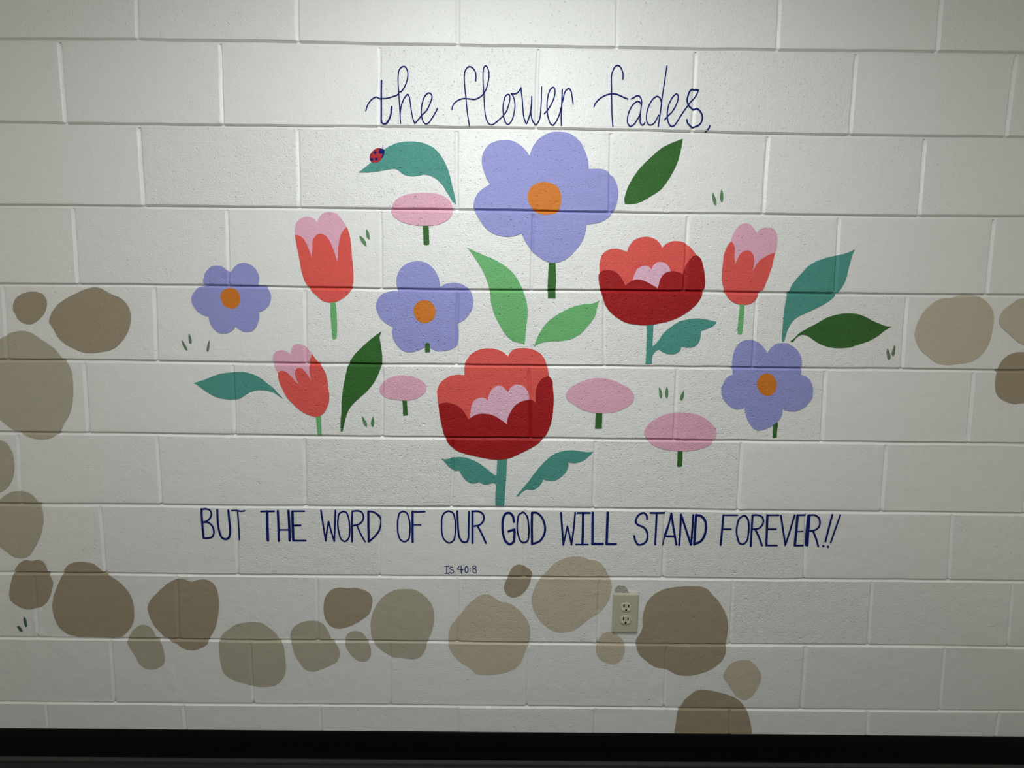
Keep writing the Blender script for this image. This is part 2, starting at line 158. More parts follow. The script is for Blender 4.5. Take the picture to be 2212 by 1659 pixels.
 ('painted_leaf','drooping teal leaf at the far lower left of the bouquet','leaf','loose leaves painted around the flowers',[
  ('blade','teal',0,'-719.4,1142.4c -697.6,1148.5 -671.8,1158.9 -646.1,1168.1 -620.6,1172.1 -595.4,1174.2 -572.8,1172.7 -552.9,1166.6 -535.7,1157.9 -518.7,1144.2 -501.7,1130.4 -487.2,1114.0 -475.6,1101.3c -482.5,1105.1 -494.8,1113.9 -507.2,1120.1 -524.7,1123.7 -544.9,1124.0 -560.3,1120.8 -575.9,1113.0 -594.2,1101.3 -609.6,1097.8 -627.3,1097.6 -647.4,1100.7 -667.3,1106.9 -686.8,1119.4 -703.7,1131.9'),
 ]),
 ('painted_leaf','scalloped teal leaf right of the thick teal stem','leaf','loose leaves painted around the flowers',[
  ('blade','teal',0,'383.0,961.9c 365.6,960.3 343.0,963.5 320.5,965.0 298.1,962.4 275.8,955.0 256.4,940.5 237.1,920.1 217.8,895.3 201.2,871.9 184.5,851.3 169.1,831.3c 173.4,830.7 183.2,841.1 195.8,850.0c 204.3,851.5 215.7,850.2 229.7,857.6 239.4,869.4 244.9,880.5c 260.5,876.9 280.3,879.1 297.0,890.3 309.3,905.0 314.1,919.5 313.5,931.6c 324.3,928.8 341.1,929.9 357.8,937.2 371.6,948.9'),
 ]),
 ('painted_leaf','tall teal leaf rising to the right above the dark green one','leaf','loose leaves painted around the flowers',[
  ('blade','teal',0,'1063.9,1520.1c 1052.8,1514.5 1031.1,1506.7 1009.1,1502.1 987.1,1496.3 963.2,1487.3 944.0,1475.1 927.4,1457.3 915.2,1441.8 904.0,1426.2 897.3,1410.6 892.5,1399.5 890.0,1381.7 887.6,1359.3 886.9,1332.4 887.7,1273.8c 894.1,1273.8c 897.3,1292.0 902.8,1310.1 912.8,1328.2 925.5,1339.6 945.1,1349.9 967.0,1360.3 990.9,1372.8 1010.2,1386.4 1026.8,1403.3 1038.8,1421.1 1047.9,1445.5 1050.8,1463.2 1053.7,1480.7 1057.5,1500.4'),
 ]),
 ('painted_leaf','level dark green leaf with a curved stalk at the right end','leaf','loose leaves painted around the flowers',[
  ('blade','dark_green',0,'1184.5,1317.2c 1166.6,1318.8 1147.7,1325.3 1128.7,1333.0 1109.5,1342.9 1088.4,1349.3 1067.8,1351.3 1045.2,1350.0 1022.8,1345.2 1000.8,1337.1 979.2,1323.4 959.5,1313.0 946.5,1305.0 933.5,1296.9 922.9,1285.5 910.6,1274.0c 916.0,1272.3 925.4,1283.3 940.7,1292.5 954.5,1290.4 971.4,1280.4 988.2,1270.4 1007.2,1262.6 1028.2,1258.3 1053.5,1257.5 1076.1,1260.5 1098.3,1268.2 1124.9,1277.6 1146.5,1290.3 1165.5,1306.4'),
 ]),
 ('painted_ladybird','tiny red ladybird with navy head and spots, sitting on the curved teal leaf','ladybird',None,[
  ('wing_case','bug_red',2,'-200.4,1761.6 -194.4,1760.8 -188.4,1759.1 -185.0,1755.1 -185.1,1750.1 -187.1,1743.5 -191.8,1736.2 -197.3,1729.6 -204.2,1725.5 -211.9,1724.9 -217.9,1726.1 -222.0,1730.0 -223.8,1735.8 -223.3,1741.6 -220.5,1747.5 -215.0,1754.0 -208.1,1759.2'),
  ('head','navy',3,'-197.4,1760.0 -191.4,1760.0 -185.7,1757.3 -184.8,1752.2 -186.7,1747.9 -191.6,1747.1 -197.7,1747.7 -199.9,1750.6 -198.7,1755.7'),
  ('spot','navy',3,'-205.1,1750.2 -206.3,1747.5 -209.1,1746.4 -211.9,1747.4 -213.0,1750.1 -211.8,1752.8 -209.0,1753.9 -206.2,1752.8'),
  ('spot','navy',3,'-202.9,1734.0 -204.1,1731.5 -206.8,1730.4 -209.4,1731.4 -210.5,1733.9 -209.3,1736.5 -206.6,1737.6 -204.0,1736.6'),
  ('spot','navy',3,'-214.3,1733.0 -215.6,1730.2 -218.6,1729.0 -221.6,1730.1 -222.7,1732.9 -221.4,1735.8 -218.4,1737.0 -215.5,1735.8'),
  ('spot','navy',3,'-185.4,1748.6 -187.1,1743.5 -191.1,1737.3 -193.3,1736.6 -191.7,1741.3 -188.6,1747.8'),
  ('spot','navy',3,'-218.4,1744.6 -219.1,1743.3 -220.4,1742.7 -221.8,1743.2 -222.4,1744.5 -221.7,1745.8 -220.4,1746.4 -219.0,1745.9'),
  ('antenna','navy',3,'-190.4,1760.8c -187.7,1760.9c -187.3,1768.1c -188.8,1768.1c'),
 ]),
 ('painted_stone','small dark brown stone in the upper left corner of the border','stone','brown stones of the painted border',[
  ('face','stone_dark',0,'-1137.8,1383.7 -1124.6,1382.9 -1109.8,1378.4 -1102.3,1367.2 -1100.4,1354.0 -1104.2,1338.9 -1111.3,1325.5 -1124.1,1312.1 -1136.6,1302.4 -1152.5,1296.9 -1167.6,1299.2 -1181.8,1309.5 -1187.3,1320.8 -1192.6,1334.1 -1191.6,1347.3 -1184.8,1362.5 -1171.2,1373.9 -1155.3,1380.7'),
 ]),
 ('painted_stone','large dark brown stone at upper left, widest of the left column','stone','brown stones of the painted border',[
  ('face','stone_dark',0,'-969.1,1396.6 -954.0,1395.2 -937.6,1386.0 -919.3,1376.9 -900.8,1369.5 -886.8,1354.6 -878.7,1335.8 -878.3,1316.8 -881.7,1297.7 -891.0,1276.6 -906.2,1255.3 -931.2,1233.8 -960.9,1224.8 -990.2,1221.0 -1013.3,1222.3 -1037.6,1231.7 -1059.6,1243.9 -1079.0,1262.9 -1090.2,1285.8 -1100.1,1302.8c -1092.3,1323.8 -1074.7,1346.8 -1050.1,1365.0 -1024.1,1378.5 -998.2,1390.0'),
 ]),
 ('painted_stone','biggest grey-taupe stone, cut by the left edge of the view','stone','brown stones of the painted border',[
  ('face','stone_light',0,'-1177.4,1278.6 -1164.0,1278.1 -1151.0,1273.5 -1133.0,1261.3 -1107.7,1244.2 -1086.4,1225.2 -1074.6,1207.9 -1058.8,1190.7 -1051.8,1171.3 -1050.5,1143.9 -1051.7,1120.4 -1054.9,1096.7 -1060.0,1072.9 -1072.4,1044.9 -1086.1,1024.8 -1096.6,1006.7 -1110.8,992.5 -1125.4,984.3 -1149.5,980.0 -1169.0,981.8 -1188.1,987.6 -1207.0,995.5 -1229.4,1007.3 -1247.5,1021.1 -1261.7,1034.9 -1288.1,1062.4 -1305.1,1101.8 -1303.4,1150.9 -1288.2,1199.7 -1262.5,1238.6 -1237.6,1255.3 -1217.0,1268.0 -1196.9,1275.8'),
 ]),
 ('painted_stone','grey-taupe stone mostly beyond the left edge, below the biggest one','stone','brown stones of the painted border',[
  ('face','stone_light',0,'-1268.0,977.4 -1253.0,970.5 -1241.1,952.5 -1235.8,928.2 -1235.9,899.7 -1241.5,875.1 -1254.1,850.4 -1267.6,835.8 -1284.6,826.3 -1309.2,820.9 -1335.5,835.1 -1345.7,867.9 -1341.0,908.8 -1322.5,949.6 -1292.1,974.1'),
 ]),
 ('painted_stone','tall grey-taupe stone at left, directly above the two darker lower ones','stone','brown stones of the painted border',[
  ('face','stone_light',0,'-1220.3,830.1 -1204.6,827.2 -1189.8,816.0 -1179.5,799.5 -1171.1,782.9 -1168.7,762.1 -1171.6,737.0 -1178.0,713.8 -1191.1,684.1 -1207.8,658.5 -1224.0,639.1 -1244.9,632.9 -1264.8,636.6 -1283.5,651.3 -1301.9,668.1 -1315.1,695.5 -1314.9,733.4 -1302.4,773.2 -1289.2,802.5 -1273.8,815.1 -1252.5,827.7'),
 ]),
 ('painted_stone','dark brown stone with a notched top, above the grass blades at lower left','stone','brown stones of the painted border',[
  ('face','stone_dark',0,'-1231.2,628.1 -1215.3,625.0 -1196.6,629.1 -1184.9,624.3 -1176.9,612.6 -1174.1,599.8 -1168.6,582.6 -1162.0,563.3 -1166.7,539.4 -1177.5,513.3 -1189.5,495.7 -1202.8,485.7 -1215.4,482.3 -1234.5,477.3 -1256.7,480.8 -1276.1,491.6 -1289.0,505.6 -1291.2,523.0 -1285.6,546.9 -1277.9,570.7 -1269.7,590.2 -1259.8,607.5 -1246.1,621.5'),
 ]),
 ('painted_stone','largest dark brown stone of the lower left corner','stone','brown stones of the painted border',[
  ('face','stone_dark',0,'-1077.2,623.9 -1057.0,622.4 -1041.1,618.3 -1027.7,608.8 -1014.6,595.0 -993.4,580.1 -970.3,563.1 -951.6,541.6 -939.3,515.7 -935.3,487.3 -936.2,463.2 -941.2,439.0 -955.3,416.7 -973.3,398.8 -1001.1,388.6 -1032.1,389.4 -1073.4,391.2 -1108.3,395.3 -1136.5,403.9 -1153.6,419.2 -1165.8,443.3 -1170.4,469.6 -1169.3,495.9 -1162.3,522.1 -1151.8,546.1 -1139.3,570.0 -1129.2,589.5 -1119.5,606.8 -1104.1,618.7'),
 ]),
 ('painted_stone','small slanting taupe stone below and between two dark brown ones at left','stone','brown stones of the painted border',[
  ('face','stone_light',0,'-914.1,433.3 -898.5,429.6 -887.1,419.3 -878.8,399.8 -865.5,381.7 -858.8,355.5 -857.0,329.1 -862.0,310.6 -876.3,299.8 -896.5,293.0 -915.8,296.8 -932.1,309.9 -942.5,333.6 -957.4,362.4 -962.2,378.1 -954.5,399.1 -938.2,420.1'),
 ]),
 ('painted_stone','dark brown heart-like stone with a chipped mortar joint across it','stone','brown stones of the painted border',[
  ('face','stone_dark',0,'-798.7,575.7 -782.0,573.3 -763.2,567.2 -743.6,572.5 -724.2,573.9 -705.4,566.5 -693.2,548.8 -688.5,525.9 -687.9,495.1 -693.5,461.5 -701.4,430.3 -715.1,404.1 -723.2,390.9 -729.1,375.2 -744.4,364.5 -774.4,355.0 -798.5,360.0 -821.9,376.9 -843.1,387.1 -863.5,409.1 -883.5,436.2 -892.5,462.1 -895.6,485.2 -888.0,505.9 -867.0,529.2 -843.7,551.1 -818.4,569.2'),
 ]),
 ('painted_stone','lowest rounded taupe stone in the bottom row, right of the heart-like one','stone','brown stones of the painted border',[
  ('face','stone_light',0,'-591.1,445.1 -569.3,442.0 -548.0,429.2 -529.3,411.1 -517.9,393.0 -507.7,374.7 -504.1,343.2 -502.3,311.4 -505.4,284.8 -516.2,263.4 -534.2,247.1 -561.6,241.5 -593.7,242.5 -627.9,251.6 -664.2,264.6 -685.4,283.1 -693.4,314.9 -695.0,351.8 -693.6,383.4 -686.0,401.8 -665.4,420.2 -642.6,436.1 -615.5,442.8'),
 ]),
 ('painted_stone','medium taupe stone just below left of the lone reddish-brown one','stone','brown stones of the painted border',[
  ('face','stone_light',0,'-425.3,450.7 -405.9,449.3 -389.1,441.2 -375.1,420.5 -366.1,397.1 -352.0,378.9 -344.0,360.6 -343.3,342.1 -348.6,328.8 -368.8,312.7 -398.8,299.2 -421.2,291.0 -443.2,296.1 -462.0,319.8 -475.7,346.1 -481.9,375.0 -485.7,401.1 -481.3,419.4 -467.2,436.5 -447.3,447.1'),
 ]),
 ('painted_stone','reddish-brown stone with a flat top in the middle of the bottom row','stone','brown stones of the painted border',[
  ('face','stone_dark',0,'-337.1,553.7 -315.4,552.1 -291.2,553.4 -269.6,548.0 -250.5,536.7 -243.5,522.7 -245.3,499.5 -254.3,473.6 -271.7,457.9 -296.5,442.1 -321.1,431.5 -345.7,427.3 -365.0,433.6 -379.0,451.7 -385.5,477.5 -384.7,500.7 -377.8,526.5 -361.4,545.8'),
 ]),
 ('painted_stone','tiny taupe pebble wedged under the reddish-brown stone','stone','brown stones of the painted border',[
  ('face','stone_light',0,'-292.2,420.0 -277.6,416.3 -265.7,403.3 -256.4,382.5 -250.7,361.5 -253.6,340.3 -262.5,328.4 -279.8,324.7 -296.9,332.0 -313.6,350.3 -324.0,371.3 -325.2,392.3 -319.3,409.3 -306.9,418.1'),
 ]),
 ('painted_stone','upright egg-shaped taupe stone right of the tiny pebble','stone','brown stones of the painted border',[
  ('face','stone_light',0,'-146.2,551.3 -124.5,550.0 -102.8,539.5 -83.6,521.7 -70.5,501.3 -65.1,473.0 -67.2,441.8 -74.8,413.1 -84.8,389.4 -92.4,363.0 -104.9,341.8 -124.6,333.7 -154.1,336.0 -186.0,339.7 -210.4,354.0 -232.1,372.2 -246.3,395.7 -250.1,424.4 -248.6,455.6 -239.5,486.7 -226.8,510.0 -204.6,533.3 -177.7,547.7'),
 ]),
 ('painted_stone','large peaked tan stone under the small verse reference','stone','brown stones of the painted border',[
  ('face','stone_mid',0,'82.5,537.3 99.5,534.2 114.1,524.1 126.3,515.2 145.8,512.8 167.8,501.4 187.5,483.6 204.9,460.4 214.5,434.5 215.4,411.0 212.0,390.0 203.8,368.9 194.4,337.1 177.4,311.8 152.9,296.9 123.3,289.1 83.8,286.1 59.0,289.3 39.2,306.4 12.1,324.7 -10.0,348.3 -22.2,371.9 -23.9,395.6 -22.0,421.7 -14.7,442.6 4.9,466.2 22.0,489.7 36.5,507.8 53.5,523.4 68.0,533.8'),
 ]),
 ('painted_stone','small brown stone under the word GOD, crossed by a mortar joint','stone','brown stones of the painted border',[
  ('face','stone_dark',0,'175.9,628.6 192.8,625.4 207.4,616.8 217.1,606.7 215.1,586.4 208.2,563.4 196.3,545.4 179.5,532.4 162.6,528.4 145.5,537.2 137.6,555.0 140.3,572.9 148.6,590.8 154.5,608.6 163.9,622.6'),
 ]),
 ('painted_stone','large tan stone immediately left of the electrical outlet','stone','brown stones of the painted border',[
  ('face','stone_mid',0,'346.1,654.8 365.4,652.4 384.8,645.1 404.2,641.5 424.0,624.0 434.3,606.4 443.3,588.7 449.0,565.9 446.2,540.2 439.6,519.6 428.2,498.9 414.1,483.3 390.2,467.5 366.3,446.5 339.9,427.9 313.2,421.9 286.2,424.8 261.4,440.2 239.0,463.4 222.6,494.3 217.3,520.0 221.8,545.7 234.6,576.4 253.4,602.0 269.9,619.9 288.8,637.8 315.0,650.7'),
 ]),
 ('painted_stone','small tan pebble touching the lower left corner of the outlet','stone','brown stones of the painted border',[
  ('face','stone_mid',0,'441.7,424.1 458.9,422.1 476.5,410.5 488.0,397.5 493.7,376.6 492.0,355.4 484.1,336.8 467.3,323.9 445.0,327.2 422.4,338.9 410.7,357.3 408.9,375.7 415.5,399.4 427.2,417.9'),
 ]),
 ('painted_stone','largest dark brown stone, right of the electrical outlet','stone','brown stones of the painted border',[
  ('face','stone_dark',0,'683.9,567.8 705.8,566.7 728.1,558.0 741.1,542.8 759.2,525.0 775.4,499.4 788.0,473.6 792.8,447.6 792.5,421.5 790.4,395.3 790.8,369.0 784.9,345.1 771.2,326.4 747.5,308.9 718.5,296.6 684.1,289.6 654.3,292.0 618.7,308.9 583.8,316.6 558.2,334.9 535.0,358.5 526.7,382.2 525.9,400.5 537.3,421.6 542.7,439.9 541.6,465.9 545.4,491.9 552.8,517.7 568.9,538.5 592.4,554.1 623.5,563.3 654.8,567.0'),
 ]),
 ('painted_stone','small taupe stone tapering down, at the right end of the bottom row','stone','brown stones of the painted border',[
  ('face','stone_mid',0,'844.4,341.2 864.4,337.9 885.5,319.5 899.7,293.0 898.9,268.9 888.2,244.6 872.4,220.2 855.4,214.1 837.5,219.8 818.7,241.2 802.2,265.3 788.5,286.6 792.3,305.3 805.8,326.7 824.9,337.5'),
 ]),
 ('painted_stone','dark brown stone standing on the black baseboard','stone','brown stones of the painted border',[
  ('face','stone_dark',0,'733.6,245.6 752.4,242.7 775.1,237.9 799.8,231.1 820.9,223.2 840.4,211.2 854.6,195.1 867.2,174.8 875.3,152.4 881.6,127.8 886.2,103.1c 887.5,86.6c 652.0,84.3c 652.9,105.0 654.7,125.6 657.2,150.3 660.4,178.9 669.0,195.3 679.2,213.7 693.4,228.0 707.7,240.3'),
 ]),
 ('painted_stone','large round tan stone at the right, whole and under a mortar joint','stone','brown stones of the painted border',[
  ('face','stone_mid',0,'1369.5,1403.5 1391.6,1403.7 1411.3,1399.6 1430.2,1389.7 1445.3,1375.4 1454.7,1359.5 1459.1,1342.1 1459.4,1321.6 1457.4,1290.7 1451.4,1267.0 1440.3,1247.6 1424.4,1231.1 1404.5,1222.7 1376.5,1218.6 1350.0,1215.3 1328.8,1217.3 1310.1,1223.8 1292.2,1237.0 1274.3,1250.2 1260.6,1266.3 1252.0,1283.9 1248.5,1303.0 1251.6,1322.1 1257.1,1339.7 1267.0,1357.3 1281.5,1373.5 1297.8,1386.7 1314.5,1394.9 1340.9,1396.6 1355.1,1401.1'),
 ]),
 ('painted_stone','tan stone pointing left, cut by the right edge of the view','stone','brown stones of the painted border',[
  ('face','stone_mid',0,'1534.3,1397.4 1518.3,1393.6 1504.8,1383.3 1488.8,1370.1 1477.4,1355.4 1473.5,1339.3 1478.3,1324.7 1491.9,1311.7 1508.4,1298.6 1528.4,1282.7 1541.3,1275.4 1550.9,1272.6 1579.3,1269.9 1606.5,1289.4 1616.2,1326.3 1595.4,1369.9 1562.3,1395.6'),
 ]),
 ('painted_stone','dark brown stone cut by the right edge, below the tan one','stone','brown stones of the painted border',[
  ('face','stone_dark',0,'1553.6,1252.5 1529.6,1250.7 1511.2,1243.1 1497.9,1230.3 1489.3,1215.3 1486.7,1200.3 1484.8,1185.3 1485.2,1164.2 1489.0,1146.2 1498.7,1129.6 1516.8,1117.7 1532.7,1111.8 1548.2,1108.9 1563.0,1111.4 1572.3,1112.2 1600.1,1117.1 1619.0,1144.6 1620.3,1189.8 1599.1,1234.4 1574.3,1252.0'),
 ]),
 ('painted_grass','three grey-green grass blades under the stemless periwinkle flower','grass','little grass tufts',[
  ('blade','grass_grey',0,'-744.5,1259.8c -740.4,1253.9 -735.1,1245.1 -731.6,1237.2 -730.6,1230.3c -735.9,1233.2 -741.3,1241.1 -743.7,1249.0'),
  ('blade','grass_grey',0,'-724.1,1276.8c -720.5,1271.9 -718.1,1262.1 -717.8,1255.2 -720.0,1249.2c -723.4,1250.2 -725.7,1260.0 -725.7,1270.8'),
  ('blade','grass_grey',0,'-669.3,1260.7c -669.6,1250.8 -671.7,1236.9 -675.2,1227.5c -678.0,1230.9 -677.4,1240.8 -673.2,1252.7'),
 ]),
 ('painted_grass','pair of grass blades right of the largest tulip','grass','little grass tufts',[
  ('blade','grass_green',0,'-255.5,1540.4c -246.3,1534.5 -238.8,1522.4 -237.5,1511.9c -245.2,1517.8 -252.7,1528.3'),
  ('blade','grass_green',0,'-236.5,1558.1c -232.0,1551.2 -228.5,1539.2 -229.3,1530.1c -234.8,1534.6 -238.3,1545.1'),
 ]),
 ('painted_grass','pair of grass blades at upper right, below the dark green pointed leaf','grass','little grass tufts',[
  ('blade','grass_green',0,'677.7,1660.6c 682.6,1651.0 687.0,1641.8 688.1,1636.3 686.9,1627.9c 681.8,1632.5 677.3,1643.5 676.0,1657.4'),
  ('blade','grass_green',0,'698.8,1669.6c 702.6,1663.2 704.6,1653.1 704.8,1642.9 701.8,1636.0c 698.1,1641.9 696.7,1653.0 697.7,1664.1'),
 ]),
 ('painted_grass','pair of grass blades at the foot of the upright dark green leaf','grass','little grass tufts',[
  ('blade','grass_green',0,'-260.1,1055.7c -251.6,1044.2 -247.0,1032.8 -247.8,1024.5c -255.1,1031.0 -259.1,1042.5'),
  ('blade','grass_green',0,'-229.2,1056.0c -227.2,1044.5 -227.5,1033.0 -230.9,1024.7c -235.6,1031.2 -233.7,1046.1'),
 ]),
 ('painted_grass','three grass blades above the lowest pink blossom','grass','little grass tufts',[
  ('blade','grass_green',0,'560.4,1144.6c 564.8,1136.6 568.3,1126.5 568.2,1118.4 566.9,1113.3c 562.1,1118.3 559.5,1131.5 559.0,1142.6'),
  ('blade','grass_green',0,'580.1,1146.9c 583.9,1136.8 584.9,1126.7 584.3,1118.6 582.3,1113.5c 578.2,1118.5 576.2,1128.6 577.7,1139.8'),
  ('blade','grass_green',0,'628.6,1139.8c 629.0,1131.2 628.1,1119.1 626.0,1111.9 621.6,1107.8c 618.9,1111.9 619.4,1122.0 624.0,1131.2'),
 ]),
 ('painted_grass','pair of grass blades near the level dark green leaf at right','grass','little grass tufts',[
  ('blade','grass_grey',0,'1177.5,1259.1c 1181.9,1252.7 1186.4,1242.8 1188.5,1231.9 1186.1,1225.9c 1181.7,1229.8 1178.2,1239.7 1176.3,1251.6'),
  ('blade','grass_grey',0,'1195.9,1267.7c 1198.9,1262.8 1199.1,1252.9 1198.9,1242.9 1195.1,1236.4c 1191.6,1240.9 1191.2,1249.8 1193.7,1259.8'),
 ]),
 ('painted_grass','pair of dark grass blades under the notched stone at lower left','grass','little grass tufts',[
  ('blade','grass_dark',0,'-1274.0,426.6c -1268.4,419.9 -1265.8,414.2 -1264.9,407.4c -1270.6,408.5 -1276.2,416.4 -1278.6,423.2'),
  ('blade','grass_dark',0,'-1254.7,455.0c -1250.9,446.1 -1249.9,434.8 -1250.2,426.9 -1253.4,421.2c -1256.8,429.1 -1258.3,440.3 -1257.9,449.4'),
 ]),
]
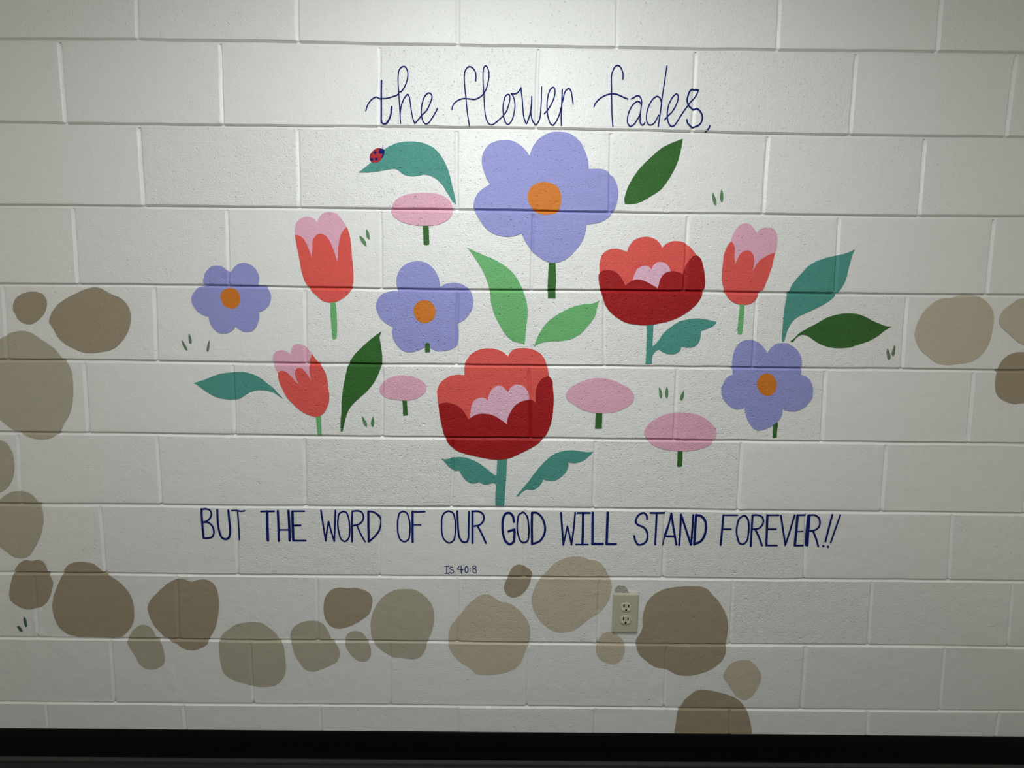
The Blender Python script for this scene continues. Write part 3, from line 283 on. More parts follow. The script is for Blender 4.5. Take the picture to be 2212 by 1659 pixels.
TEXT=[
 ('painted_lettering','thin cursive navy line reading the flower fades, across the top of the mural',[
  ('word_the',[
   [(4.05,'-189.4,1926.1 -190.3,1905.0 -190.9,1874.6 -191.5,1844.1 -191.6,1829.8 -190.3,1823.7 -186.0,1821.2 -179.5,1822.8 -174.0,1829.0 -169.5,1837.2 -166.6,1846.4 -165.4,1856.6 -164.2,1863.3'),(2.86,'-231.8,1853.3 -227.2,1865.0 -220.5,1875.3 -212.8,1882.5 -205.2,1886.1 -199.9,1885.7 -192.4,1883.7 -181.6,1883.1 -169.7,1885.5 -158.9,1888.7 -151.3,1891.3 -145.9,1894.9')],
   [(2.95,'-145.9,1899.0c -139.4,1900.8 -132.8,1908.7 -127.3,1918.9 -122.8,1933.0 -121.8,1944.1 -124.1,1954.0 -128.3,1960.0 -132.6,1960.9 -138.5,1958.4 -144.0,1951.8 -146.2,1942.7 -147.0,1930.7 -146.9,1915.6 -145.8,1901.5 -145.4,1890.4 -144.6,1875.2 -143.8,1860.0 -143.0,1839.6 -142.2,1823.2'),(2.98,'-142.9,1845.7 -141.6,1856.9 -139.3,1867.1 -134.3,1879.4 -128.8,1888.6 -122.8,1893.7 -119.1,1888.7 -117.1,1877.6 -115.1,1862.4 -112.6,1846.1 -109.0,1831.8 -105.3,1823.5c')],
   [(2.99,'-105.3,1823.5c -98.2,1830.9 -87.3,1843.3 -75.3,1854.7 -67.6,1868.0 -62.1,1881.3 -60.4,1889.4 -63.1,1895.5 -68.4,1897.9 -74.9,1894.3 -80.4,1887.2 -84.8,1875.9 -87.6,1862.7 -88.3,1848.4 -86.3,1835.2 -82.0,1826.0 -76.6,1822.5 -70.1,1825.1 -62.5,1834.5 -53.7,1847.8 -49.4,1855.0 -47.2,1860.2')],
  ]),
  ('word_flower',[
   [(2.97,'52.1,1928.7 52.6,1938.2 51.5,1947.2 47.2,1956.2 41.3,1961.1 35.9,1962.5 29.5,1959.5 25.2,1952.9 23.1,1943.9 22.6,1933.8 23.6,1917.7 25.3,1899.6 26.9,1885.5 28.5,1869.2 30.7,1849.9 32.8,1836.7 35.4,1820.3'),(2.89,'-9.3,1858.6 -6.6,1868.8 0.5,1877.0 11.2,1883.2 20.9,1885.6 31.7,1885.3 40.3,1884.6 47.9,1883.7 57.6,1886.8 66.2,1892.0 72.6,1898.2')],
   [(2.88,'72.6,1898.2 77.4,1906.3 82.2,1920.5 85.3,1934.6 85.8,1945.7 83.6,1956.7 80.3,1963.1 77.1,1965.1 73.4,1962.0 71.3,1952.5 70.5,1940.5 70.9,1926.4 72.0,1910.3 73.2,1893.1 74.3,1872.9 75.5,1857.6 77.7,1843.3 81.6,1832.1 87.0,1824.5 93.6,1822.6 101.1,1826.2 110.8,1834.0 122.6,1844.4')],
   [(2.91,'122.6,1844.4 131.2,1856.3 136.4,1869.6 139.5,1882.8 140.0,1891.9 137.8,1896.5 134.0,1896.9 128.7,1892.8 124.5,1880.6 122.4,1866.3 123.1,1852.1 125.9,1837.8 130.4,1827.6 135.3,1823.6 141.2,1827.8 147.6,1839.1 151.2,1853.4 153.2,1870.8 150.8,1886.0 146.9,1895.1 143.7,1898.6')],
   [(3.10,'143.7,1898.6 152.3,1898.4 158.7,1900.8 164.0,1906.4 168.0,1914.0c 169.5,1901.4 171.9,1884.2 173.8,1863.9 175.6,1846.6 179.1,1834.4 183.3,1826.7 187.7,1835.5 191.8,1848.8 194.9,1861.1 196.2,1877.4 196.0,1892.6'),(3.01,'196.0,1892.6 195.7,1877.4 194.5,1864.2 195.0,1848.9 198.5,1835.6 203.0,1828.0 207.3,1826.0 212.7,1828.6 216.9,1836.9 219.3,1851.2 220.1,1866.5 220.9,1883.8 220.9,1900.0 221.1,1915.7')],
   [(3.13,'229.1,1850.8 237.0,1859.6 245.4,1871.9 251.6,1885.2 255.4,1898.4 255.4,1908.5 253.2,1914.1 249.9,1915.0 244.6,1911.4 240.5,1903.3 237.5,1892.1 235.9,1879.9 236.1,1864.7 237.8,1848.4 241.9,1834.1 246.4,1826.0 251.9,1823.5 258.2,1829.2 264.5,1840.5 269.1,1852.9 271.5,1865.1')],
   [(3.53,'274.2,1910.3 274.0,1895.6 273.9,1880.4 273.3,1860.1 273.2,1839.6 274.1,1823.3'),(3.13,'275.0,1879.4 277.4,1888.6 279.9,1900.8 285.6,1909.9 291.4,1913.0 295.8,1908.0 299.4,1895.9 301.3,1884.8 302.9,1875.7')],
  ]),
  ('word_fades',[
   [(3.09,'429.1,1937.2 428.6,1949.8 424.9,1960.3 419.0,1968.1 413.3,1969.7 407.8,1966.2 402.6,1956.5 400.1,1947.7 399.7,1930.2 400.9,1912.7 401.5,1895.0 402.7,1873.8 404.0,1850.7 406.0,1832.9 407.3,1822.6'),(3.11,'357.0,1870.0 359.3,1875.9 367.4,1885.8 378.4,1893.9 391.4,1899.3 402.6,1901.2 413.9,1900.5 425.4,1896.2 436.8,1891.6 443.1,1889.4')],
   [(3.11,'452.3,1889.7 459.4,1893.1 465.8,1897.2 472.4,1896.8 477.3,1890.7 479.6,1881.9 478.7,1871.2 477.4,1857.0 476.9,1842.7 478.9,1830.2 483.2,1826.4 487.5,1828.6 490.2,1832.7'),(3.13,'478.6,1874.8 474.9,1881.8 469.1,1883.8 461.8,1879.9 452.8,1869.1 446.7,1854.8 444.4,1842.3 445.8,1829.8 452.7,1822.8 460.1,1826.4 467.3,1835.5 474.4,1848.0 477.0,1853.4')],
   [(3.10,'540.4,1969.8 537.7,1946.0 534.4,1917.8 531.1,1887.8 528.7,1857.6 526.3,1836.2 525.2,1823.3'),(3.13,'529.4,1884.2 526.2,1893.1 518.5,1896.5 510.2,1892.0 501.3,1879.5 495.4,1864.3 493.3,1848.3 494.8,1835.8 499.8,1827.8 506.5,1827.0 513.9,1831.6 520.9,1843.3 524.9,1850.8')],
   [(3.15,'540.5,1840.0 549.5,1850.1 558.5,1859.1 567.2,1873.5 572.2,1887.7 572.6,1898.3 568.6,1903.2 562.2,1899.1 555.1,1889.3 549.2,1875.0 547.1,1860.8 547.4,1846.5 551.3,1832.3 558.3,1824.3 564.9,1825.3 571.2,1832.6 579.9,1846.9 590.4,1863.1 599.2,1875.6')],
   [(3.14,'599.2,1875.6 608.0,1887.3 616.9,1896.2 622.0,1906.0 623.9,1913.1'),(3.87,'623.9,1913.1 617.8,1914.4 610.2,1916.1 602.9,1911.0 598.0,1898.6 596.3,1888.0 599.0,1879.2 605.1,1871.3 614.7,1867.8 624.1,1868.0 633.1,1860.1 638.0,1849.4 637.1,1838.7 631.9,1829.7 624.6,1825.2 615.2,1823.8 605.5,1827.6 599.8,1834.7 598.2,1840.9')],
   [(4.11,'658.3,1826.1 656.7,1821.1 651.7,1815.6')],
  ]),
 ]),
 ('painted_lettering','navy capital line reading BUT THE WORD OF OUR GOD WILL STAND FOREVER, under the bouquet',[
  ('word_but',[
   [(6.18,'-720.4,783.9 -721.0,763.4 -720.8,739.8 -720.5,716.0 -719.7,698.9'),(4.63,'-720.4,783.9 -707.2,784.7 -697.2,781.3 -693.6,773.1 -697.4,758.9 -707.1,749.4 -718.7,745.7'),(5.10,'-718.7,745.7 -705.0,745.1 -694.2,736.5 -689.7,723.5 -690.4,711.6 -696.2,702.0 -707.9,698.5 -719.7,698.4')],
   [(5.97,'-676.0,782.3 -676.5,759.2 -676.0,735.5 -672.7,714.2 -666.7,699.9 -657.8,696.2 -649.6,698.9 -644.3,712.1 -643.1,733.5 -644.1,757.1 -644.8,781.2')],
   [(4.43,'-635.3,780.8 -621.2,781.0 -607.7,779.2 -598.6,780.7'),(3.99,'-618.6,779.8 -617.9,750.3 -617.8,717.1 -617.8,695.2')],
  ]),
  ('word_the',[
   [(5.34,'-552.1,779.3 -535.1,779.5 -515.8,780.0'),(7.57,'-535.1,779.5 -536.4,741.7 -536.8,718.0 -537.0,694.1')],
   [(6.46,'-505.0,781.0 -504.9,753.9 -505.5,718.3 -506.0,692.5'),(4.49,'-503.4,725.4 -476.0,725.7'),(6.92,'-474.8,781.8 -474.4,754.2 -474.5,718.6 -475.0,694.3')],
   [(7.37,'-463.6,779.8 -464.4,742.5 -464.7,695.4'),(4.69,'-463.5,781.0 -430.1,781.3'),(5.39,'-462.9,738.9 -442.4,739.4'),(4.97,'-464.7,694.2 -429.3,694.3')],
  ]),
  ('word_word',[
   [(4.93,'-382.8,783.9 -379.3,752.8 -375.7,722.0 -372.1,694.2c'),(4.76,'-372.1,694.2c -367.7,724.5 -362.2,751.1c -356.2,724.6 -348.1,693.7c'),(4.77,'-348.1,693.7c -345.3,731.9 -341.9,784.4')],
   [(4.49,'-320.4,781.8 -330.8,775.8 -335.4,758.0 -336.4,739.1 -333.6,717.7 -327.3,698.7 -318.3,693.1 -307.8,701.3 -303.2,720.4 -303.2,744.2 -306.1,765.4 -312.5,779.5 -320.4,781.8')],
   [(5.17,'-294.2,782.5 -295.9,744.2 -297.3,692.8'),(4.72,'-294.2,782.5 -280.6,783.9 -269.3,781.1 -263.2,769.4 -265.3,756.4 -274.7,745.6 -293.1,740.0'),(4.53,'-281.7,739.6 -273.1,718.3 -260.6,693.4')],
   [(6.54,'-248.8,782.1 -249.6,744.7 -249.7,693.5'),(5.19,'-248.8,783.0 -235.2,781.0 -222.8,772.9 -216.3,761.2 -215.9,742.7 -221.6,723.6 -234.5,706.8 -249.7,692.8')],
  ]),
  ('word_of',[
   [(4.53,'-150.7,783.6 -159.9,778.8 -165.2,762.2 -166.9,740.8 -165.0,714.7 -157.7,698.1 -147.4,693.9 -137.1,700.7 -132.5,719.8 -131.7,743.6 -135.1,764.9 -141.7,780.1 -150.7,783.6')],
   [(6.58,'-123.9,782.7 -124.4,746.0 -124.6,693.2'),(4.76,'-123.9,782.4 -107.5,782.4 -89.3,783.3'),(3.42,'-121.6,744.2 -100.7,744.4')],
  ]),
  ('word_our',[
   [(4.55,'-22.2,786.1 -33.6,780.1 -40.5,765.9 -41.8,744.5 -40.8,720.8 -32.9,699.4 -20.3,691.6 -8.8,698.4 -3.5,716.4 -2.5,740.2 -4.1,763.9 -10.9,781.5 -22.2,786.1')],
   [(5.47,'2.8,785.7 3.9,759.2 5.7,728.4 9.5,707.0 19.8,694.4 30.1,695.7 34.0,707.2 34.5,728.7 35.4,757.2 36.2,784.4')],
   [(6.62,'46.0,785.2 46.1,740.7 46.2,692.6'),(5.03,'46.0,785.4 63.1,785.6 74.5,778.9 78.6,767.1 75.3,755.2 65.5,745.7 49.5,741.9'),(5.29,'60.9,742.1 72.5,719.6 84.5,692.2')],
  ]),
  ('word_god',[
   [(6.69,'163.9,756.2 160.3,772.7 151.0,782.1 140.8,780.3 133.4,767.7 131.3,744.0 133.9,717.8 142.1,696.4 153.2,689.4 162.3,695.4 165.5,713.4 165.1,733.6c 148.7,727.5')],
   [(4.60,'188.6,784.8 178.4,777.6 174.1,758.7 173.2,737.3 176.9,715.9 184.0,699.3 194.4,693.4 202.4,699.4 206.6,721.0 205.1,749.5 201.3,770.8 195.5,780.2 188.6,784.8')],
   [(6.68,'214.8,783.4 214.7,749.6 216.3,690.7'),(5.99,'214.8,783.4 227.3,783.3 240.0,773.6 249.5,754.7 252.8,735.8 249.1,716.7 237.9,699.8 216.3,690.5')],
  ]),
  ('word_will',[
   [(5.55,'296.8,784.1 299.9,750.5 305.9,689.7c'),(4.68,'305.9,689.7c 310.9,717.3 316.0,744.7c 322.3,719.8 328.8,690.0c'),(4.92,'328.8,690.0c 333.5,731.8 337.1,785.2')],
   [(5.56,'344.2,784.1 379.1,784.5'),(6.95,'359.5,783.1 360.3,739.3 360.2,692.0'),(4.69,'341.4,690.6 376.3,691.0')],
   [(6.96,'386.8,785.3 387.4,751.4 388.8,692.3'),(7.28,'388.7,693.0 417.9,693.3')],
   [(7.21,'429.2,786.2 429.4,740.0 429.4,692.7'),(6.59,'429.4,692.5 455.8,693.0')],
  ]),
  ('word_stand',[
   [(5.62,'541.7,768.5 540.6,777.9 532.3,786.1 521.0,782.4 512.4,771.7 510.7,757.5 517.8,750.4 531.8,744.6 541.4,734.0 545.4,719.8 542.7,703.0 531.7,693.3 520.2,692.0 511.7,702.7 507.2,718.2')],
   [(5.61,'551.2,786.3 590.9,786.7'),(5.61,'568.4,785.3 568.5,741.4 568.4,693.2')],
   [(5.16,'609.9,785.7c 606.0,763.2 598.6,727.5 590.4,692.0'),(5.86,'609.9,785.7c 617.0,749.1 629.0,693.1'),(6.14,'599.0,717.9 623.2,717.7')],
   [(5.87,'637.5,782.5c 638.0,742.2 637.1,692.0'),(5.87,'637.5,782.5c 652.8,742.3 670.4,693.5'),(5.88,'672.5,781.7 672.3,742.5 671.0,693.6')],
   [(6.82,'680.5,781.3 680.3,742.6 679.9,694.8'),(6.82,'680.5,781.3 694.3,778.8 706.4,766.6 710.5,747.7 708.4,723.8 698.5,704.6 679.9,694.8')],
  ]),
  ('word_forever',[
   [(5.67,'758.1,781.9 757.2,741.0 755.9,693.7'),(4.72,'758.1,781.9 798.3,782.3'),(4.98,'759.5,740.6 782.6,740.8')],
   [(4.97,'814.2,780.8 804.4,772.4 799.8,755.8 798.7,736.7 803.7,712.9 811.6,697.9 820.9,696.8 829.5,706.0 832.8,725.1 832.8,751.4 827.3,772.6 819.9,780.9 814.2,780.8')],
   [(5.92,'841.2,782.3 841.5,744.3 842.3,691.3'),(4.98,'841.2,782.3 854.8,783.1 867.7,778.5 873.0,768.4 870.6,754.1 862.1,744.5 845.1,741.5'),(5.48,'852.0,740.8 863.9,718.3 874.2,693.3')],
   [(6.65,'883.4,782.7 884.9,740.0 886.8,694.1'),(4.75,'883.4,782.9 915.4,783.5'),(5.01,'887.5,741.9 910.9,742.2'),(4.80,'886.9,693.4 917.7,693.5')],
   [(5.23,'921.6,782.6 931.2,740.5 941.1,695.2c'),(5.05,'941.1,695.2c 950.1,733.5 960.6,784.0')],
   [(7.39,'969.1,783.6 969.0,740.9 968.5,695.0'),(5.00,'969.0,784.1 991.9,784.8'),(3.84,'971.7,735.7 987.7,736.3'),(5.30,'968.6,693.8 992.3,694.3')],
   [(7.88,'1002.3,783.5 1002.7,741.2 1003.5,695.3'),(5.01,'1002.2,784.2 1017.0,784.8 1029.0,777.9 1034.2,765.3 1031.5,748.7 1020.7,740.2 1007.2,737.7'),(5.28,'1017.6,736.6 1027.4,715.2 1035.5,692.5')],
   [(5.50,'1067.7,786.3 1061.3,749.0 1055.0,707.1'),(6.29,'1049.7,693.9 1050.2,692.9')],
   [(4.79,'1090.6,786.1 1080.0,744.4 1070.0,703.7'),(6.54,'1063.4,692.1 1064.0,691.2')],
  ]),
 ]),
 ('painted_lettering','tiny navy verse reference reading IS. 40:8 below the capital line',[
  ('word_is',[
   [(2.47,'-33.8,621.7 -20.3,622.0'),(2.38,'-27.5,622.1 -27.9,610.7 -27.9,600.5'),(2.29,'-33.3,599.9 -21.7,600.2')],
   [(2.19,'-10.3,617.8 -13.9,619.7 -18.1,616.9 -18.8,613.7 -14.8,611.8 -9.2,609.4 -7.5,605.9 -10.1,602.4 -14.9,601.1 -19.4,603.8')],
   [(2.10,'-4.1,602.3 -3.9,602.1')],
  ]),
  ('verse_number',[
   [(2.09,'7.8,622.4 2.3,612.7c 19.9,612.0'),(2.38,'13.5,623.5 13.9,600.7')],
   [(2.29,'29.0,622.9 25.6,618.2 24.8,611.2 26.2,604.8 28.6,602.3 31.9,604.8 33.6,611.3 32.3,618.2 29.0,622.9')],
   [(2.48,'40.2,615.3 40.3,615.1'),(2.48,'40.5,608.6 40.6,608.4')],
   [(2.00,'51.7,623.4 47.6,621.9 47.1,617.9 51.7,615.5 56.2,618.5 55.9,621.9 51.7,623.4'),(2.00,'51.7,615.5 47.6,611.4 47.6,606.5 51.2,602.3 56.2,603.6 58.0,607.6 55.5,612.0 51.7,615.5')],
  ]),
 ]),
]
PATCH='457.2,550.1c 460.0,560.4 468.2,568.1 476.7,567.7 486.5,566.3 492.8,558.2 498.1,546.7c 457.4,545.0c'

# ------------------------------------------------------------------ helpers
def link(o, parent=None):
    COL.objects.link(o)
    if parent:
        o.parent = parent
    return o

def tag(o, label=None, cat=None, group=None, kind=None):
    if label: o['label'] = label
    if cat: o['category'] = cat
    if group: o['group'] = group
    if kind: o['kind'] = kind
    return o

def empty(name, loc=(0, 0, 0)):
    o = bpy.data.objects.new(name, None)
    o.location = loc
    o.empty_display_size = 0.02
    return link(o)

def mesh_obj(name, verts, faces, mat, parent=None, smooth=True, pit=None, origin=None):
    me = bpy.data.meshes.new(name)
    v = np.asarray(verts, float)
    if origin is not None:
        v = v - np.asarray(origin, float)
    me.from_pydata(v.tolist(), [], [list(map(int, f)) for f in faces])
    me.materials.append(mat)
    if smooth:
        me.polygons.foreach_set('use_smooth', [True] * len(me.polygons))
    if pit is not None:
        a = me.attributes.new('pit', 'FLOAT', 'POINT')
        a.data.foreach_set('value', np.asarray(pit, np.float32))
    me.update()
    o = bpy.data.objects.new(name, me)
    link(o, parent)
    if origin is not None:
        o.location = Vector(origin) - (parent.location if parent else Vector((0, 0, 0)))
    return o

def bm_obj(name, bm, mat, parent=None, smooth=False, loc=(0, 0, 0)):
    me = bpy.data.meshes.new(name)
    bm.to_mesh(me)
    bm.free()
    me.materials.append(mat)
    if smooth:
        me.polygons.foreach_set('use_smooth', [True] * len(me.polygons))
    o = bpy.data.objects.new(name, me)
    o.location = loc
    return link(o, parent)

def box(bm, x0, x1, y0, y1, z0, z1):
    r = bmesh.ops.create_cube(bm, size=1.0)
    for v in r['verts']:
        v.co = Vector(((x0 + x1) / 2 + v.co.x * (x1 - x0), (y0 + y1) / 2 + v.co.y * (y1 - y0), (z0 + z1) / 2 + v.co.z * (z1 - z0)))
    return r['verts']

# ------------------------------------------------------------------ materials
def node_group_pitted():
    g = bpy.data.node_groups.new('pitted_block', 'ShaderNodeTree')
    g.interface.new_socket('Normal', in_out='OUTPUT', socket_type='NodeSocketVector')
    N, L = g.nodes, g.links
    out = N.new('NodeGroupOutput')
    geo = N.new('ShaderNodeNewGeometry')
    at = N.new('ShaderNodeAttribute'); at.attribute_name = 'pit'
    def noise(scale, detail, rough):
        n = N.new('ShaderNodeTexNoise'); n.noise_dimensions = '3D'
        n.inputs['Scale'].default_value = scale; n.inputs['Detail'].default_value = detail; n.inputs['Roughness'].default_value = rough
        L.new(geo.outputs['Position'], n.inputs['Vector'])
        return n.outputs['Fac']
    def mth(op, a, b, c=None):
        n = N.new('ShaderNodeMath'); n.operation = op
        for i, s in enumerate((a, b, c)):
            if s is None: continue
            if isinstance(s, (int, float)): n.inputs[i].default_value = s
            else: L.new(s, n.inputs[i])
        return n.outputs[0]
    grain = noise(165, 3.0, 0.6)
    pits = noise(165, 2.0, 0.5)
    rare = noise(48, 3.0, 0.6)
    skin = noise(420, 2.0, 0.5)
    lump = noise(22, 2.0, 0.5)
    # pits: only the lowest part of the noise digs into the face
    p1 = mth('MULTIPLY', mth('POWER', mth('MAXIMUM', mth('SUBTRACT', pits, 0.50), 0.0), 2.0), -0.027)
    p2 = mth('MULTIPLY', mth('POWER', mth('MAXIMUM', mth('SUBTRACT', rare, 0.58), 0.0), 2.0), -0.040)
    h = mth('ADD', mth('MULTIPLY', mth('SUBTRACT', grain, 0.5), 0.0024), p1)
    h = mth('ADD', h, p2)
    h = mth('MULTIPLY', h, at.outputs['Fac'])
    h = mth('ADD', h, mth('MULTIPLY', skin, 0.00012))
    h = mth('ADD', h, mth('MULTIPLY', lump, 0.0016))
    b = N.new('ShaderNodeBump')
    b.inputs['Strength'].default_value = 1.0
    b.inputs['Distance'].default_value = 1.0
    L.new(h, b.inputs['Height'])
    L.new(b.outputs['Normal'], out.inputs[0])
    return g
PIT = node_group_pitted()

def paint(name, rgb, rough=0.5, var=0.05, spec=0.2, thin=0.0):
    """wall paint: plain colour with faint brush variation over the pitted block relief"""
    mt = bpy.data.materials.new(name); mt.use_nodes = True
    N, L = mt.node_tree.nodes, mt.node_tree.links
    b = N['Principled BSDF']
    geo = N.new('ShaderNodeNewGeometry')
    n = N.new('ShaderNodeTexNoise'); n.inputs['Scale'].default_value = 14; n.inputs['Detail'].default_value = 4
    mp = N.new('ShaderNodeMapping'); mp.inputs['Scale'].default_value = (1, 1, 2.2)
    L.new(geo.outputs['Position'], mp.inputs['Vector']); L.new(mp.outputs['Vector'], n.inputs['Vector'])
    mx = N.new('ShaderNodeMix'); mx.data_type = 'RGBA'
    mx.inputs['A'].default_value = tuple(c * (1 - var) for c in rgb) + (1,)
    mx.inputs['B'].default_value = tuple(min(1, c * (1 + var) + thin) for c in rgb) + (1,)
    L.new(n.outputs['Fac'], mx.inputs['Factor'])
    L.new(mx.outputs['Result'], b.inputs['Base Color'])
    b.inputs['Roughness'].default_value = rough
    b.inputs['Specular IOR Level'].default_value = spec
    g = N.new('ShaderNodeGroup'); g.node_tree = PIT
    L.new(g.outputs[0], b.inputs['Normal'])
    return mt

def plain(name, rgb, rough=0.6, spec=0.5, noise=None, bump=0.0):
    mt = bpy.data.materials.new(name); mt.use_nodes = True
    N, L = mt.node_tree.nodes, mt.node_tree.links
    b = N['Principled BSDF']
    b.inputs['Roughness'].default_value = rough
    b.inputs['Specular IOR Level'].default_value = spec
    if noise:
        tc = N.new('ShaderNodeNewGeometry')
        n = N.new('ShaderNodeTexNoise'); n.inputs['Scale'].default_value = noise; n.inputs['Detail'].default_value = 4
        L.new(tc.outputs['Position'], n.inputs['Vector'])
        r = N.new('ShaderNodeMix'); r.data_type = 'RGBA'
        r.inputs['A'].default_value = tuple(c * 0.6 for c in rgb) + (1,)
        r.inputs['B'].default_value = tuple(min(1, c * 1.4) for c in rgb) + (1,)
        L.new(n.outputs['Fac'], r.inputs['Factor']); L.new(r.outputs['Result'], b.inputs['Base Color'])
        if bump:
            bp = N.new('ShaderNodeBump'); bp.inputs['Distance'].default_value = bump; bp.inputs['Strength'].default_value = 1
            L.new(n.outputs['Fac'], bp.inputs['Height']); L.new(bp.outputs['Normal'], b.inputs['Normal'])
    else:
        b.inputs['Base Color'].default_value = rgb + (1,)
    return mt

MAT = {
    'wall': paint('white_wall_paint', (0.80, 0.80, 0.795), 0.38, 0.012, 0.5),
    'periwinkle': paint('periwinkle_paint', (0.30, 0.312, 0.65), 0.5),
    'orange': paint('orange_paint', (0.62, 0.19, 0.022), 0.5, 0.12),
    'coral': paint('coral_paint', (0.73, 0.102, 0.088), 0.45),
    'dark_red': paint('dark_red_paint', (0.35, 0.010, 0.013), 0.5, 0.08),
    'bug_red': paint('ladybird_red_paint', (0.42, 0.02, 0.03), 0.45, 0.1),
    'pink': paint('pink_paint', (0.75, 0.41, 0.54), 0.5, 0.07),
    'pale_pink': paint('pale_pink_paint', (0.76, 0.46, 0.60), 0.5, 0.06),
    'light_green': paint('light_green_paint', (0.155, 0.45, 0.172), 0.5),
    'dark_green': paint('dark_green_paint', (0.036, 0.135, 0.028), 0.45, 0.15),
    'teal': paint('teal_paint', (0.077, 0.30, 0.26), 0.5),
    'navy': paint('navy_paint', (0.005, 0.014, 0.14), 0.65, 0.1, 0.1),
    'grass_green': paint('grass_green_paint', (0.11, 0.24, 0.11), 0.5, 0.12),
    'grass_grey': paint('grey_green_paint', (0.14, 0.195, 0.135), 0.5, 0.15),
    'grass_dark': paint('grass_dark_paint', (0.055, 0.13, 0.09), 0.5, 0.12),
    'stone_dark': paint('dark_stone_paint', (0.355, 0.292, 0.208), 0.5, 0.06),
    'stone_light': paint('taupe_stone_paint', (0.45, 0.41, 0.32), 0.5, 0.07),
    'stone_mid': paint('tan_stone_paint', (0.545, 0.48, 0.375), 0.5, 0.06),
    'concrete': plain('raw_concrete', (0.42, 0.41, 0.37), 0.9, 0.2, 260, 0.004),
    'almond': plain('almond_plastic', (0.50, 0.475, 0.365), 0.35, 0.5),
    'almond_light': plain('almond_plastic_light', (0.54, 0.515, 0.405), 0.3, 0.5),
    'slot': plain('slot_black', (0.006, 0.006, 0.006), 0.6, 0.2),
    'screw': plain('screw_almond', (0.50, 0.475, 0.365), 0.35, 0.6),
    'rubber': plain('black_rubber', (0.0022, 0.0022, 0.003), 0.6, 0.12),
    'toe_highlight': plain('toe_highlight_rubber', (0.030, 0.030, 0.031), 0.55, 0.4, 90),
    'carpet': plain('charcoal_carpet', (0.035, 0.036, 0.042), 0.95, 0.1, 700, 0.003),
    'ceiling': plain('white_ceiling_tile', (0.72, 0.72, 0.69), 0.9, 0.2, 60, 0.001),
    'plaster': plain('plain_white_wall', (0.70, 0.71, 0.68), 0.7, 0.3),
    'metal': plain('white_metal', (0.75, 0.75, 0.74), 0.4, 0.5),
}
dm = bpy.data.materials.new('lit_diffuser'); dm.use_nodes = True
dm.node_tree.nodes['Principled BSDF'].inputs['Emission Color'].default_value = (0.97, 1, 0.965, 1)
dm.node_tree.nodes['Principled BSDF'].inputs['Emission Strength'].default_value = 6.0
MAT['diffuser'] = dm

# ------------------------------------------------------------------ block wall relief
RNG = np.random.RandomState(7)
_tab = RNG.rand(64, 512)
def vnoise(seed, t):
    t = np.asarray(t, float) + 200.0
    i = np.floor(t).astype(int); f = t - i; f = f * f * (3 - 2 * f)
    r = _tab[seed % 64]
    return (r[i % 512] * (1 - f) + r[(i + 1) % 512] * f) * 2 - 1

NTOP = 1                                   # courses above the photograph, up to the ceiling
XMIN, XMAX = -2.4, 2.75
beds = []
for k in range(NTOP, 0, -1):
    z0 = BED[0][0][1] + 0.2032 * k
    beds.append((np.array([-3, 3.0]), np.array([z0, z0 + 0.001]), 30 + k))
for j, row in enumerate(BED):
    a = np.array(row)
    xs = np.concatenate([[-3.0], a[:, 0], [3.3]])
    zs = np.concatenate([[a[0, 1]], a[:, 1], [a[-1, 1]]])
    beds.append((xs, zs, j))
NB = len(beds)
def bed_z(j, x):
    xs, zs, s = beds[j]
    return np.interp(x, xs, zs) + 0.0006 * vnoise(s, np.asarray(x) * 14)
def bed_R(j, x):
    s = beds[j][2]
    return 0.0062 * (1 + 0.05 * vnoise(s + 17, np.asarray(x) * 45) + 0.07 * vnoise(s + 23, np.asarray(x) * 7))

heads = []                                 # per course: (x top, z top, x bottom, z bottom, R, depth)
def extend(row):
    row = [list(r) for r in row]
    while row[0][0] > XMIN: row.insert(0, [row[0][0] - 0.4064, row[0][1], row[0][2] - 0.4064, row[0][3]])
    while row[-1][0] < XMAX: row.append([row[-1][0] + 0.4064, row[-1][1], row[-1][2] + 0.4064, row[-1][3]])
    return row
for k in range(NTOP, 0, -1):
    src = HEAD[0] if k % 2 == 0 else HEAD[1]
    dz = 0.2032 * k if k % 2 == 0 else 0.2032 * (k + 1)
    heads.append(extend([(a, b + dz, a, d + dz) for a, b, c, d in src]))
for row in HEAD:
    heads.append(extend(row))
NC = len(heads)                            # course c lies between bed c-1 (above) and bed c (below)
hd = random.Random(3)
HR = [[(0.0058 * hd.uniform(0.88, 1.12), 0.0043 * hd.uniform(0.75, 1.2) * (0.7 if c >= NTOP + 8 else 1.0)) for _ in heads[c]] for c in range(NC)]
def head_x(c, i, z):
    x1, z1, x2, z2 = heads[c][i]
    t = (z - z1) / (z2 - z1)
    return x1 + (x2 - x1) * t + 0.0006 * vnoise(c * 5 + i, np.asarray(z) * 22)

def bed_groove(s, R, depth):
    """weathered bed joint: steep under the upper block, sloping up to the lower one; s = height over its centre"""
    u = s / R
    ramp = depth * np.clip((u + 1.02) / 1.50, 0, 1)
    k = np.clip((0.80 - u) / 0.32, 0, 1)
    return np.where(u < 0.48, ramp, depth * k * k * (3 - 2 * k))

def groove(d, R, depth):
    """tooled concave joint with a soft painted arris"""
    t = np.clip(d / R, 0, 1.3)
    core = np.clip(1 - t, 0, 1) * 0.72 + np.sqrt(np.clip(1 - t * t, 0, 1)) * 0.28
    arris = 0.05 * np.clip(1 - np.abs(t - 1) / 0.13, 0, 1) ** 2
    return depth * (core + arris)

